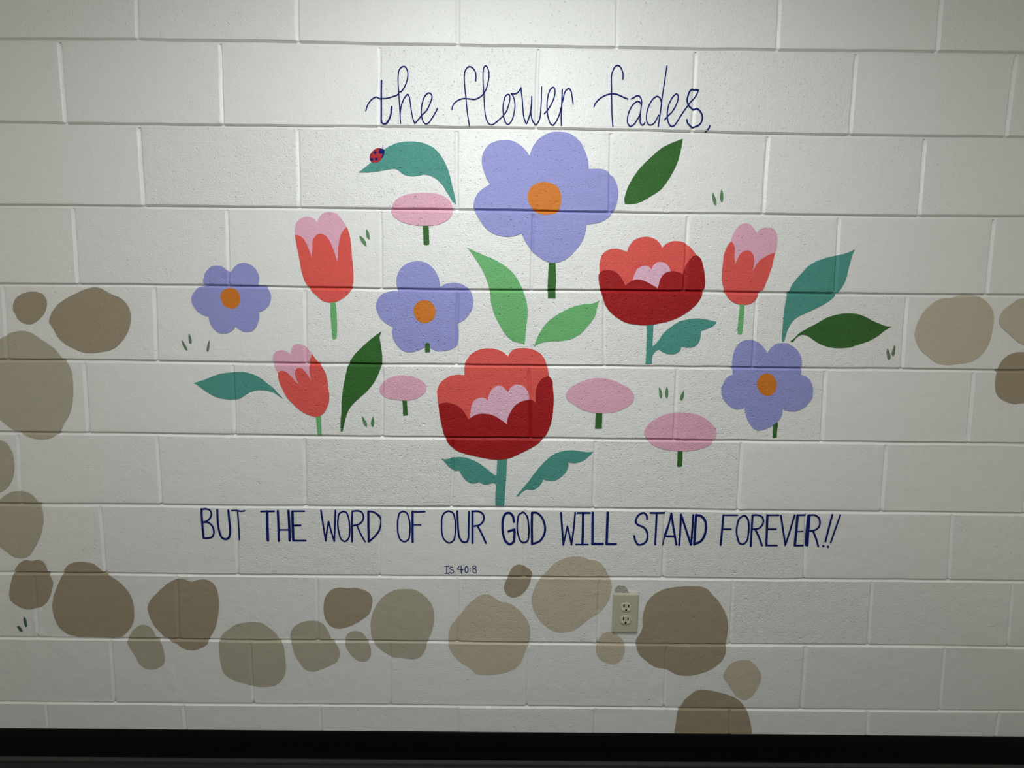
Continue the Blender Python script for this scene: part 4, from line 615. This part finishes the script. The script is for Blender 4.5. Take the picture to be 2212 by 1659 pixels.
_pit = {}
_prng = random.Random(21)
for c in range(NC):
    for i in range(len(heads[c]) + 1):
        _pit[c, i] = _prng.uniform(0.65, 1.5) * (0.55 if c >= NC - 2 else 1.0)
_face = {k: (_prng.uniform(-1, 1) * 0.0005, _prng.uniform(-1, 1) * 0.0012, _prng.uniform(-1, 1) * 0.0025) for k in _pit}
# mortar smears and chips: (x, z, radius, height; minus = hollow)
CHIPS = [(0.8034, 1.6344, 0.0126, 0.0018), (0.8180, 1.6522, 0.0069, -0.0016), (0.0022, 1.7972, 0.0069, -0.0019), (0.0118, 1.7916, 0.0057, 0.0013), (0.4012, 1.8044, 0.0069, -0.0019), (0.4120, 1.6333, 0.0080, 0.0021), (0.4216, 1.6393, 0.0057, -0.0013), (0.2050, 1.5966, 0.0069, -0.0019), (0.2150, 1.5873, 0.0057, -0.0016), (0.2249, 1.5803, 0.0057, -0.0013), (-0.6209, 1.4250, 0.0080, -0.0021), (-0.6015, 1.4168, 0.0092, 0.0023), (-0.5769, 1.4134, 0.0069, 0.0016), (-0.7864, 0.5320, 0.0069, -0.0019), (-0.7805, 0.5193, 0.0080, 0.0021), (-0.7911, 0.5813, 0.0069, 0.0018), (-0.7685, 0.5815, 0.0069, 0.0016), (-0.1967, 1.8164, 0.0092, 0.0018), (-0.1751, 1.8189, 0.0057, -0.0013), (-0.6091, 1.8226, 0.0092, 0.0018), (-0.8200, 1.7962, 0.0080, -0.0018), (-0.8289, 1.8040, 0.0069, 0.0016), (0.6381, 1.0061, 0.0092, 0.0021), (0.6122, 1.0072, 0.0080, 0.0019), (0.6599, 1.0090, 0.0069, 0.0018), (0.2662, 1.1918, 0.0069, -0.0019), (0.8067, 0.8009, 0.0080, 0.0021), (0.0712, 0.8080, 0.0080, 0.0021), (0.2116, 0.3684, 0.0080, 0.0018), (0.2226, 0.3568, 0.0069, -0.0013), (0.5879, 0.2603, 0.0103, 0.0013), (0.6144, 0.1949, 0.0069, 0.0018), (1.4309, 1.0148, 0.0069, -0.0019), (1.4228, 1.0068, 0.0080, 0.0017), (1.0015, 0.6221, 0.0092, 0.0019), (0.9413, 0.5877, 0.0092, 0.0016), (1.0248, 0.5830, 0.0069, 0.0013), (-0.4136, 1.6257, 0.0080, 0.0017), (-0.4016, 1.6223, 0.0057, -0.0016), (-0.6149, 1.0107, 0.0080, 0.0019), (-0.6242, 1.0041, 0.0057, -0.0013), (0.2060, 0.9830, 0.0069, -0.0021), (0.2071, 1.0001, 0.0057, 0.0016), (0.3908, 0.9863, 0.0069, -0.0018), (0.3926, 0.8019, 0.0069, 0.0019), (1.2050, 0.8092, 0.0092, 0.0021), (0.4546, 0.5347, 0.0103, 0.0013), (0.4073, 0.5456, 0.0057, 0.0013), (0.4117, 0.4916, 0.0057, -0.0013), (-1.2155, 0.4006, 0.0069, 0.0021), (-1.2296, 0.4479, 0.0057, 0.0016), (0.8309, 1.2070, 0.0069, 0.0017), (0.9995, 1.4208, 0.0080, 0.0019), (0.9853, 1.4108, 0.0057, -0.0016), (-0.2004, 1.1865, 0.0080, 0.0016), (0.0214, 1.2017, 0.0080, 0.0019), (1.6177, 0.4027, 0.0069, 0.0017), (1.4619, 0.3807, 0.0092, -0.0012), (0.4066, 0.3950, 0.0069, 0.0021), (1.0252, 0.3793, 0.0080, -0.0016), (-0.6027, 0.1982, 0.0080, 0.0016), (0.8146, 0.1743, 0.0080, -0.0016), (1.2289, 0.1767, 0.0080, -0.0013), (1.2164, 0.1175, 0.0092, 0.0013), (1.3323, 1.8261, 0.0080, 0.0016), (1.4344, 2.0045, 0.0080, 0.0016), (1.0232, 1.8166, 0.0080, 0.0017), (1.0112, 1.8426, 0.0069, 0.0016), (-0.4917, 1.7005, 0.0080, 0.0019), (-0.4683, 1.6834, 0.0069, 0.0018), (0.5067, 1.7874, 0.0069, 0.0018), (0.4983, 1.7587, 0.0057, 0.0017), (-0.7448, 1.6719, 0.0069, -0.0018), (-0.8140, 1.9353, 0.0057, -0.0016), (1.1968, 0.5109, 0.0057, 0.0013)]

def relief(x, z, want_pit=False):
    """depth of the wall surface behind y = 0 (positive = into the wall) at points x, z"""
    x = np.asarray(x, float); z = np.asarray(z, float)
    bz = [bed_z(j, x) for j in range(NB)]
    g = np.zeros_like(x); dmin = np.full_like(x, 1.0)
    for j in range(NB):
        d = np.abs(z - bz[j])
        g = np.maximum(g, np.where(d < 0.02, bed_groove(z - bz[j], bed_R(j, x), 0.0074), 0))
        dmin = np.minimum(dmin, d)
    off = np.zeros_like(x); pit = np.full_like(x, 0.8)
    for c in range(NC):
        top = bz[c - 1] if c > 0 else np.full_like(x, 99.0)
        bot = bz[c] if c < NB else np.full_like(x, -99.0)
        m_ = (z <= top) & (z > bot)
        if not m_.any(): continue
        xx, zz = x[m_], z[m_]
        gi = np.zeros_like(xx); dm_ = np.full_like(xx, 1.0); cell = np.zeros(len(xx), int)
        for i in range(len(heads[c])):
            hx = head_x(c, i, zz)
            d = np.abs(xx - hx)
            R, dep = HR[c][i]
            R = R * (1 + 0.06 * vnoise(c * 3 + i * 7, zz * 40))
            fade = 0.35 + 0.65 * np.clip((top[m_] - zz - 0.006) / 0.012, 0, 1)
            gi = np.maximum(gi, np.where(d < 0.02, groove(d, R, dep) * fade, 0))
            dm_ = np.minimum(dm_, d)
            cell = np.where(xx > hx, i + 1, cell)
        g[m_] = np.maximum(g[m_], gi)
        dmin[m_] = np.minimum(dmin[m_], dm_)
        f = np.array([_face[c, i] for i in range(len(heads[c]) + 1)])[cell]
        zc = (top[m_] + bot[m_]) / 2 if 0 < c < NB else zz
        off[m_] = f[:, 0] + f[:, 2] * (zz - zc)
        pit[m_] = np.array([_pit[c, i] for i in range(len(heads[c]) + 1)])[cell]
    w_ = np.clip(dmin / 0.014, 0, 1)
    y = g + off * w_ * w_ * (3 - 2 * w_)
    for cx, cz, r, h in CHIPS:
        y = y - h * np.exp(-((x - cx) ** 2 + (z - cz) ** 2) / (r * r))
    if want_pit:
        side = np.clip(1.18 - np.abs(x - 0.22) / 2.1, 0.3, 1.0)
        pit = pit * side * (0.35 + 0.65 * np.clip(dmin / 0.008, 0, 1))
        return y, pit
    return y

# ------------------------------------------------------------------ wall: mortar bed, blocks
EDGE = np.array([0.0030, 0.0040, 0.0047, 0.0053, 0.0058, 0.0062, 0.0066, 0.0071, 0.0079, 0.0095, 0.014])
def mortar():
    V, F = [], []
    prof = np.array([-0.0062, -0.0046, -0.0034, -0.0022, -0.0011, 0, 0.0011, 0.0022, 0.0034, 0.0046, 0.0062])
    def strip(P, sink=0.0):                # P: (n, m, 2) of x, z
        n, mm = P.shape[:2]
        y = relief(P[..., 0].ravel(), P[..., 1].ravel()).reshape(n, mm)
        y[:, [0, 1, -2, -1]] += 0.0006
        y += sink
        b0 = len(V)
        for a in range(n):
            for b in range(mm):
                V.append((P[a, b, 0], y[a, b], P[a, b, 1]))
        for a in range(n - 1):
            for b in range(mm - 1):
                i = b0 + a * mm + b
                F.append((i, i + mm, i + mm + 1, i + 1))
    for j in range(NB):
        xs = np.arange(XMIN, XMAX + 0.001, 0.008)
        z = bed_z(j, xs)
        strip(np.stack([np.repeat(xs[:, None], 11, 1), z[:, None] - prof[None, :]], 2))
    for c in range(NC):
        for i in range(len(heads[c])):
            x1, z1, x2, z2 = heads[c][i]
            if not (XMIN < x1 < XMAX): continue
            lo_ = 0.004 if c == NC - 1 else bed_z(c, x2)
            hi_ = CEIL if c == 0 else bed_z(c - 1, x1)
            zs = np.linspace(lo_ + 0.0005, hi_ - 0.0005, 26)
            xc = head_x(c, i, zs)
            P = np.stack([xc[:, None] + prof[None, :], np.repeat(zs[:, None], 11, 1)], 2)
            strip(P, 0.0004)
    return V, F
V, F = mortar()
# solid core of the wall behind the blocks
b0 = len(V)
for yy in (0.030, 0.19):
    for xx, zz in ((XMIN, 0), (XMAX, 0), (XMAX, CEIL), (XMIN, CEIL)):
        V.append((xx, yy, zz))
F += [tuple(b0 + k for k in q) for q in ((0, 3, 2, 1), (4, 5, 6, 7), (0, 1, 5, 4), (1, 2, 6, 5), (2, 3, 7, 6), (3, 0, 4, 7))]
wall = mesh_obj('wall_back', V, F, MAT['wall'], pit=np.full(len(V), 0.35))
tag(wall, kind='structure')
wall['label'] = 'white painted concrete block wall carrying the flower mural'

def block(c, i):
    """block of course c between head joints i-1 and i"""
    if i == 0 or i == len(heads[c]): return
    xl_top = heads[c][i - 1][0]; xr_top = heads[c][i][0]
    if xr_top < XMIN + 0.02 or xl_top > XMAX - 0.02: return
    shown = c >= NTOP
    step = 0.008 if shown else 0.03
    su = np.concatenate([EDGE, [0.0225]])
    nx = max(2, int((xr_top - xl_top - 0.045) / step)); nz = max(2, int(0.158 / (0.012 if shown else 0.04)))
    floor_course = c == NC - 1
    # parameter grid: left offset / right offset / interior fraction
    cols = [('l', e) for e in su] + [('f', k / nx) for k in range(1, nx)] + [('r', e) for e in su[::-1]]
    rows = ([('b', 0.0)] if floor_course else [('b', e) for e in su]) + [('f', k / nz) for k in range(1, nz)] + ([('t', 0.0)] if c == 0 else [('t', e) for e in su[::-1]])
    nu, nv = len(cols), len(rows)
    X = np.zeros((nv, nu)); Z = np.zeros((nv, nu))
    zmid = np.linspace(0, 1, nv)
    for it in range(3):                    # x and z depend on each other slightly
        for a, (kr, er) in enumerate(rows):
            xs = X[a] if it else np.linspace(xl_top, xr_top, nu)
            zb = np.zeros(nu) if floor_course else bed_z(c, xs)
            zt = np.full(nu, CEIL) if c == 0 else bed_z(c - 1, xs)
            e0 = 0.0 if floor_course else su[-1]
            e1 = 0.0 if c == 0 else su[-1]
            if kr == 'b': Z[a] = zb + er
            elif kr == 't': Z[a] = zt - er
            else: Z[a] = (zb + e0) * (1 - er) + (zt - e1) * er
        for b, (kc, ec) in enumerate(cols):
            hl = head_x(c, i - 1, Z[:, b]); hr = head_x(c, i, Z[:, b])
            if kc == 'l': X[:, b] = hl + ec
            elif kc == 'r': X[:, b] = hr - ec
            else: X[:, b] = (hl + su[-1]) * (1 - ec) + (hr - su[-1]) * ec
    X = np.clip(X, XMIN, XMAX)
    y, pit = relief(X.ravel(), Z.ravel(), True)
    V = np.stack([X.ravel(), y, Z.ravel()], 1).tolist()
    pit = list(pit)
    F = [(a * nu + b, a * nu + b + 1, (a + 1) * nu + b + 1, (a + 1) * nu + b) for a in range(nv - 1) for b in range(nu - 1)]
    # sides going back to the wall core
    ring = [(0, b) for b in range(nu)] + [(a, nu - 1) for a in range(1, nv)] + [(nv - 1, b) for b in range(nu - 2, -1, -1)] + [(a, 0) for a in range(nv - 2, 0, -1)]
    n = len(ring); s0 = len(V)
    for a, b in ring:
        p = V[a * nu + b]; V.append(p); pit.append(0.3)
    for a, b in ring:
        p = V[a * nu + b]; V.append((p[0], 0.03, p[2])); pit.append(0.3)
    for k in range(n):
        F.append((s0 + (k + 1) % n, s0 + k, s0 + n + k, s0 + n + (k + 1) % n))
    o = (float(X.mean()), 0.0, float(Z.mean()))
    mesh_obj('block', V, F, MAT['wall'], wall, pit=pit, origin=o)
for c in range(NC):
    for i in range(len(heads[c]) + 1):
        block(c, i)

# ------------------------------------------------------------------ rest of the room shell
bm = bmesh.new(); box(bm, XMIN, XMAX, -2.3, 0.19, -0.06, -0.004)
fl = bm_obj('floor', bm, MAT['carpet']); tag(fl, kind='structure'); fl['label'] = 'dark charcoal carpet'
bm = bmesh.new(); box(bm, XMIN, XMAX, -2.3, 0.19, CEIL, CEIL + 0.05)
tag(bm_obj('ceiling', bm, MAT['ceiling']), kind='structure')
bm = bmesh.new(); box(bm, XMIN, XMAX, -2.42, -2.3, -0.06, CEIL)
tag(bm_obj('wall_front', bm, MAT['plaster']), kind='structure')

# rubber cove base along the foot of the wall
def baseboard():
    prof = [(-0.0002, 0.0), (-0.0002, 0.1015), (-0.0022, 0.1017), (-0.0030, 0.1005), (-0.0032, 0.055), (-0.0034, 0.0115), (-0.0042, 0.0092),
            (-0.0056, 0.0072), (-0.0072, 0.0048), (-0.0083, 0.0022), (-0.0086, 0.0), (-0.0080, -0.004)]
    xs = np.linspace(XMIN, XMAX, 60)
    V, F = [], []
    n = len(prof)
    for x in xs:
        dz = -0.0005 + 0.0008 * math.sin(x * 1.9)
        for y, z in prof:
            V.append((x, y, z + (dz if z > 0.05 else 0)))
    for a in range(len(xs) - 1):
        for b in range(n - 1):
            i = a * n + b
            F.append((i, i + 1, i + n + 1, i + n))
    F.append(tuple(range(n))[::-1]); F.append(tuple((len(xs) - 1) * n + k for k in range(n)))
    return V, F
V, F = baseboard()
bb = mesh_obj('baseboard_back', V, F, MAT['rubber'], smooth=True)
bb.data.materials.append(MAT['toe_highlight'])
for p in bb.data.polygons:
    if p.center.z < 0.0115 and p.center.y < -0.0033: p.material_index = 1   # paler toe: light from above put into the rubber colour
tag(bb, kind='structure'); bb['label'] = 'black rubber cove baseboard with a rounded toe'

# ------------------------------------------------------------------ painted shapes
def parse(s):
    P, C = [], []
    for t in s.split():
        c = t.endswith('c'); a, b = t.rstrip('c').split(',')
        P.append((float(a), float(b))); C.append(c)
    return np.array(P), C

def spline(P, C, closed, step=2.5):
    """Catmull-Rom through the points (centripetal enough for these even spacings), corners kept sharp"""
    n = len(P); out = []
    segs = n if closed else n - 1
    for k in range(segs):
        p1, p2 = P[k], P[(k + 1) % n]
        p0 = P[k - 1] if (closed or k > 0) else 2 * p1 - p2
        p3 = P[(k + 2) % n] if (closed or k + 2 < n) else 2 * p2 - p1
        L = np.hypot(*(p2 - p1))
        def tang(a, b, c_, corner):
            if corner: return None
            d1, d2 = np.hypot(*(b - a)) + 1e-6, np.hypot(*(c_ - b)) + 1e-6
            return ((b - a) / d1 * d2 + (c_ - b) / d2 * d1) / (d1 + d2)
        t1 = tang(p0, p1, p2, C[k]); t2 = tang(p1, p2, p3, C[(k + 1) % n])
        ch = (p2 - p1) / (L + 1e-9)
        if t1 is None and t2 is None: t1 = t2 = ch
        elif t1 is None: t1 = 2 * ch - t2 if np.dot(ch, t2) > 0 else ch
        elif t2 is None: t2 = 2 * ch - t1 if np.dot(ch, t1) > 0 else ch
        m = max(1, int(math.ceil(L / step)))
        for q in range(m):
            t = q / m
            h00, h10, h01, h11 = 2 * t**3 - 3 * t**2 + 1, t**3 - 2 * t**2 + t, -2 * t**3 + 3 * t**2, t**3 - t**2
            out.append(h00 * p1 + h10 * L * t1 + h01 * p2 + h11 * L * t2)
    if not closed: out.append(P[-1])
    return np.array(out)

def inside(poly, pts):
    x, y = pts[:, 0], pts[:, 1]
    r = np.zeros(len(pts), bool)
    a = poly; b = np.roll(poly, -1, 0)
    for (x1, y1), (x2, y2) in zip(a, b):
        if y1 == y2: continue
        cnd = ((y1 > y) != (y2 > y)) & (x < (x2 - x1) * (y - y1) / (y2 - y1) + x1)
        r ^= cnd
    return r

def seg_dist(line, pts):
    d = np.full(len(pts), 1e9)
    for a, b in zip(line[:-1], line[1:]):
        ab = b - a; t = np.clip(((pts - a) @ ab) / (ab @ ab + 1e-12), 0, 1)
        d = np.minimum(d, np.hypot(*(pts - a - t[:, None] * ab).T))
    return d

def steiner(x0, x1, z0, z1, base):
    """sample points (mm) so that the paint follows the joints it crosses"""
    pts = []
    offs = [0, 1.1, 2.2, 3.2, 4.1, 4.8, 5.4, 5.9, 6.3, 6.8, 7.6, 9.4]
    gx = np.arange(x0, x1, base); gz = np.arange(z0, z1, base)
    if len(gx) and len(gz):
        A, B = np.meshgrid(gx + 0.13, gz + 0.17)
        A[1::2] += base / 2
        g_ = np.stack([A.ravel(), B.ravel()], 1)
    else: g_ = np.zeros((0, 2))
    near = np.zeros(len(g_), bool)
    for j in range(NB):
        zc = bed_z(j, np.array([x0, (x0 + x1) / 2, x1]) / 1000) * 1000
        if zc.max() < z0 - 9 or zc.min() > z1 + 9: continue
        near |= np.abs(g_[:, 1] - bed_z(j, g_[:, 0] / 1000) * 1000) < 10.4
        xs = np.arange(x0 + 0.3, x1, 5.0)
        z = bed_z(j, xs / 1000) * 1000
        for o in offs:
            for s in ((1, -1) if o else (1,)):
                pts.append(np.stack([xs, z + s * o], 1))
    for c in range(NC):
        for i, (hx1, hz1, hx2, hz2) in enumerate(heads[c]):
            if max(hx1, hx2) * 1000 < x0 - 9 or min(hx1, hx2) * 1000 > x1 + 9 or hz1 * 1000 < z0 or hz2 * 1000 > z1: continue
            zs = np.arange(max(z0, hz2 * 1000 + 1), min(z1, hz1 * 1000 - 1), 3.0)
            if not len(zs): continue
            xc = head_x(c, i, zs / 1000) * 1000
            near |= (np.abs(g_[:, 0] - head_x(c, i, g_[:, 1] / 1000) * 1000) < 10.4) & (g_[:, 1] < hz1 * 1000 - 6) & (g_[:, 1] > hz2 * 1000 + 6)
            for o in offs:
                for s in ((1, -1) if o else (1,)):
                    pts.append(np.stack([xc + s * o, zs], 1))
    # close mesh where head joints meet bed joints
    for c in range(NC):
        for hx1, hz1, hx2, hz2 in heads[c]:
            for ax, az in ((hx1 * 1000, hz1 * 1000), (hx2 * 1000, hz2 * 1000)):
                if x0 - 12 < ax < x1 + 12 and z0 - 12 < az < z1 + 12:
                    A, B = np.meshgrid(ax + np.arange(-11, 11.1, 1.3) + 0.05, az + np.arange(-11, 11.1, 1.3) + 0.07)
                    pts.append(np.stack([A.ravel(), B.ravel()], 1))
    pts.append(g_[~near])
    return np.concatenate(pts) if pts else g_

def decal(name, polys, member, mat, layer, parent, base=8.0, cuts=()):
    """a coat of paint: the outline filled, draped over the block relief a fraction of a mm proud"""
    vs, es = [], []
    for p in list(polys) + list(cuts):
        k0 = len(vs); n = len(p)
        vs += [Vector((float(a), float(b))) for a, b in p]
        es += [(k0 + k, k0 + (k + 1) % n) for k in range(n)]
    allp = np.concatenate(polys)
    (x0, z0), (x1, z1) = allp.min(0), allp.max(0)
    st = steiner(x0, x1, z0, z1, base)
    whole = member
    def member(q_):
        k = whole(q_)
        for p in cuts: k &= ~inside(p, q_)       # the coat above covers this part
        return k
    if len(st):
        st = st[member(st)]
        vs += [Vector((float(a), float(b))) for a, b in st]
    r = delaunay_2d_cdt(vs, es, [], 0, 1e-3)
    cv = np.array([(v.x, v.y) for v in r[0]])
    tri = np.array([f for f in r[2] if len(f) == 3])
    cen = cv[tri].mean(1)
    tri = tri[member(cen)]
    used = np.unique(tri); remap = -np.ones(len(cv), int); remap[used] = np.arange(len(used))
    cv = cv[used]; tri = remap[tri]
    y, pit = relief(cv[:, 0] / 1000, cv[:, 1] / 1000, True)
    X_, Z_, e_ = cv[:, 0] / 1000, cv[:, 1] / 1000, 0.0004
    gx = (relief(X_ + e_, Z_) - relief(X_ - e_, Z_)) / (2 * e_)
    gz = (relief(X_, Z_ + e_) - relief(X_, Z_ - e_)) / (2 * e_)
    nl = np.sqrt(gx * gx + gz * gz + 1)
    off = 0.0008 + 0.0002 * layer
    V = np.stack([X_ + off * gx / nl, y - off / nl, Z_ + off * gz / nl], 1)
    # face the room (-y)
    a, b, c_ = V[tri[:, 0]], V[tri[:, 1]], V[tri[:, 2]]
    ny = np.cross(b - a, c_ - a)[:, 1]
    tri[ny > 0] = tri[ny > 0][:, ::-1]
    o = V.mean(0)
    return mesh_obj(name, V, tri, mat, parent, pit=pit, origin=o)

def jitter(p, seed, amp):
    t = np.arange(len(p)) * 0.55
    n = np.roll(p, -1, 0) - np.roll(p, 1, 0)
    n = np.stack([-n[:, 1], n[:, 0]], 1) / (np.hypot(n[:, 0], n[:, 1])[:, None] + 1e-9)
    w_ = np.minimum(1, np.minimum(np.arange(len(p)), np.arange(len(p))[::-1]) / 4.0)
    return p + n * (vnoise(seed, t) * amp * w_)[:, None]

seed = 0
for name, label, cat, group, parts in ART:
    c0 = np.concatenate([parse(p[3])[0] for p in parts]).mean(0) / 1000
    root = empty(name, (c0[0], 0.0, c0[1]))
    tag(root, label, cat, group, 'thing')
    small = cat in ('grass', 'ladybird')
    shapes = []
    for pn, mt, layer, s in parts:
        seed += 1
        P, C = parse(s)
        shapes.append(jitter(spline(P, C, True, 1.2 if small else 2.5), seed, 0.12 if small else 0.35))
    for (pn, mt, layer, s), poly in zip(parts, shapes):
        over = [q_ for (_, _, l2, _), q_ in zip(parts, shapes) if l2 > layer]
        decal(pn, [poly], (lambda q_, p_=poly: inside(p_, q_)), MAT[mt], layer, root, 3.0 if small else 8.0, over)

def stroke_outline(line, r):
    d = np.gradient(line, axis=0); d /= np.hypot(d[:, 0], d[:, 1])[:, None] + 1e-9
    n = np.stack([-d[:, 1], d[:, 0]], 1)
    a0 = math.atan2(d[-1, 1], d[-1, 0]); a1 = math.atan2(-d[0, 1], -d[0, 0])
    cap = lambda p, a: [p + r * np.array([math.cos(a + t), math.sin(a + t)]) for t in np.linspace(math.pi / 2, -math.pi / 2, 7)[1:-1]]
    return np.array(list(line + n * r) + cap(line[-1], a0) + list((line - n * r)[::-1]) + cap(line[0], a1))

for name, label, words in TEXT:
    allp = np.concatenate([parse(s)[0] for _, L in words for l in L for _, s in l])
    c0 = allp.mean(0) / 1000
    root = empty(name, (c0[0], 0.0, c0[1]))
    tag(root, label, 'lettering')
    for wname, letters in words:
        wp_ = np.concatenate([parse(s)[0] for l in letters for _, s in l]).mean(0) / 1000
        we = bpy.data.objects.new('word', None); we.empty_display_size = 0.02
        link(we, root); we.location = Vector((wp_[0], 0, wp_[1])) - root.location
        for l in letters:
            lines, polys = [], []
            for wd, s in l:
                P, C = parse(s)
                ln = spline(P, C, False, 1.6)
                # split the stroke at corners so that the outline offsets stay clean
                cps = [k for k in range(1, len(P) - 1) if C[k]]
                cuts = [0] + [int(np.argmin(np.hypot(*(ln - P[k]).T))) for k in cps] + [len(ln) - 1]
                for a, b in zip(cuts[:-1], cuts[1:]):
                    sub = ln[a:b + 1]
                    if len(sub) < 2: continue
                    lines.append((sub, wd / 2)); polys.append(stroke_outline(sub, wd / 2))
            def mem(q_, lines=lines):
                r = np.zeros(len(q_), bool)
                for ln, rr in lines: r |= seg_dist(ln, q_) <= rr * 1.01
                return r
            o = decal('letter', polys, mem, MAT['navy'], 1, None, 4.0)
            wl = o.location.copy()
            o.parent = we
            o.location = wl - root.location - we.location

# ------------------------------------------------------------------ chipped block over the outlet
P, C = parse(PATCH)
poly = spline(P, C, True, 2.0)
pc = decal('chipped_patch', [jitter(poly, 5, 0.9)], (lambda q_, p_=poly: inside(p_, q_)), MAT['concrete'], 1, wall, 3.0)
pc['label'] = 'rough grey chip in the block above the outlet'

# ------------------------------------------------------------------ electrical outlet
def outlet(cx, cz, W, H):
    root = empty('electrical_outlet', (cx, -0.001, cz))
    tag(root, 'almond duplex electrical outlet with cover plate, low on the wall between two stones', 'outlet')
    # cover plate: flat face, sloping rim
    rings = [(1.0, 0.0), (1.0, -0.0022), (0.985, -0.0036), (0.90, -0.0052)]
    V, F = [], []
    def rr(w_, h_, r, n=4):
        out = []
        for sx, sz, a in ((1, 1, 0), (-1, 1, 90), (-1, -1, 180), (1, -1, 270)):
            for k in range(n):
                t = math.radians(a + 90 * k / (n - 1))
                out.append((sx * (w_ / 2 - r) + r * math.cos(t), sz * (h_ / 2 - r) + r * math.sin(t)))
        return out
    for s, y in rings:
        ins = (1 - s) * W
        for x, z in rr(W - ins, H - ins, 0.003):
            V.append((x, y, z))
    n = 16
    for a in range(len(rings) - 1):
        for k in range(n):
            F.append((a * n + k, a * n + (k + 1) % n, (a + 1) * n + (k + 1) % n, (a + 1) * n + k))
    F.append(tuple((len(rings) - 1) * n + k for k in range(n)))
    mesh_obj('cover_plate', V, F, MAT['almond'], root, smooth=False)
    for dz in (0.0195, -0.0195):
        # receptacle face: circle with flattened top and bottom
        rv, rf = [], []
        shape = []
        for k in range(40):
            t = 2 * math.pi * k / 40
            shape.append((0.0160 * math.cos(t), max(-0.0138, min(0.0138, 0.0160 * math.sin(t)))))
        for s, y in ((1.0, -0.0050), (1.0, -0.0062), (0.93, -0.0070), (0.5, -0.0073)):
            for x, z in shape: rv.append((x * s, y, z * s))
        for a in range(3):
            for k in range(40):
                rf.append((a * 40 + k, a * 40 + (k + 1) % 40, (a + 1) * 40 + (k + 1) % 40, (a + 1) * 40 + k))
        rf.append(tuple(120 + k for k in range(40)))
        for sx in (-1, 1):                 # wedges added beside the ground hole, tilted up to catch light
            k0 = len(rv)
            rv += [(sx * 0.0068, -0.0072, 0.0004), (sx * 0.0128, -0.0090, -0.0062), (sx * 0.0030, -0.0090, -0.0076), (sx * 0.0128, -0.0070, -0.0066), (sx * 0.0030, -0.0070, -0.0080)]
            f = [(k0, k0 + 1, k0 + 2), (k0 + 1, k0 + 3, k0 + 4, k0 + 2), (k0, k0 + 3, k0 + 1), (k0, k0 + 2, k0 + 4)]
            rf += [q[::-1] for q in f] if sx > 0 else f
        rec = mesh_obj('receptacle', rv, rf, MAT['almond_light'], root, smooth=False)
        rec.location = (0, 0, dz)
        for sx, hgt in ((-0.0064, 0.0090), (0.0064, 0.0076)):
            bm = bmesh.new(); box(bm, sx - 0.0017, sx + 0.0017, -0.00745, -0.006, 0.0014, 0.0014 + hgt)
            bm_obj('blade_slot', bm, MAT['slot'], rec)
        bm = bmesh.new()
        bmesh.ops.create_cone(bm, cap_ends=True, segments=14, radius1=0.0029, radius2=0.0029, depth=0.0015, matrix=Matrix.Translation((0, -0.0067, -0.0072)) @ Matrix.Rotation(math.pi / 2, 4, 'X'))
        bm_obj('ground_hole', bm, MAT['slot'], rec)
    bm = bmesh.new()
    bmesh.ops.create_cone(bm, cap_ends=True, segments=16, radius1=0.0032, radius2=0.0026, depth=0.0012, matrix=Matrix.Translation((0, -0.0056, 0)) @ Matrix.Rotation(math.pi / 2, 4, 'X'))
    bm_obj('screw', bm, MAT['screw'], root, smooth=False)
outlet(0.4905, 0.4858, 0.0745, 0.1205)

# ------------------------------------------------------------------ ceiling troffer (out of view, lights the wall)
lt = empty('ceiling_light', (LAMP[0], LAMP[1], CEIL))
tag(lt, 'square white ceiling light above the mural', 'light')
bm = bmesh.new()
for a in ((-0.31, 0.31, -0.31, -0.285), (-0.31, 0.31, 0.285, 0.31), (-0.31, -0.285, -0.285, 0.285), (0.285, 0.31, -0.285, 0.285)):
    box(bm, a[0], a[1], a[2], a[3], -0.022, 0.0)
bm_obj('frame', bm, MAT['metal'], lt)
bm = bmesh.new(); box(bm, -0.285, 0.285, -0.285, 0.285, -0.012, -0.004)
bm_obj('diffuser', bm, MAT['diffuser'], lt)
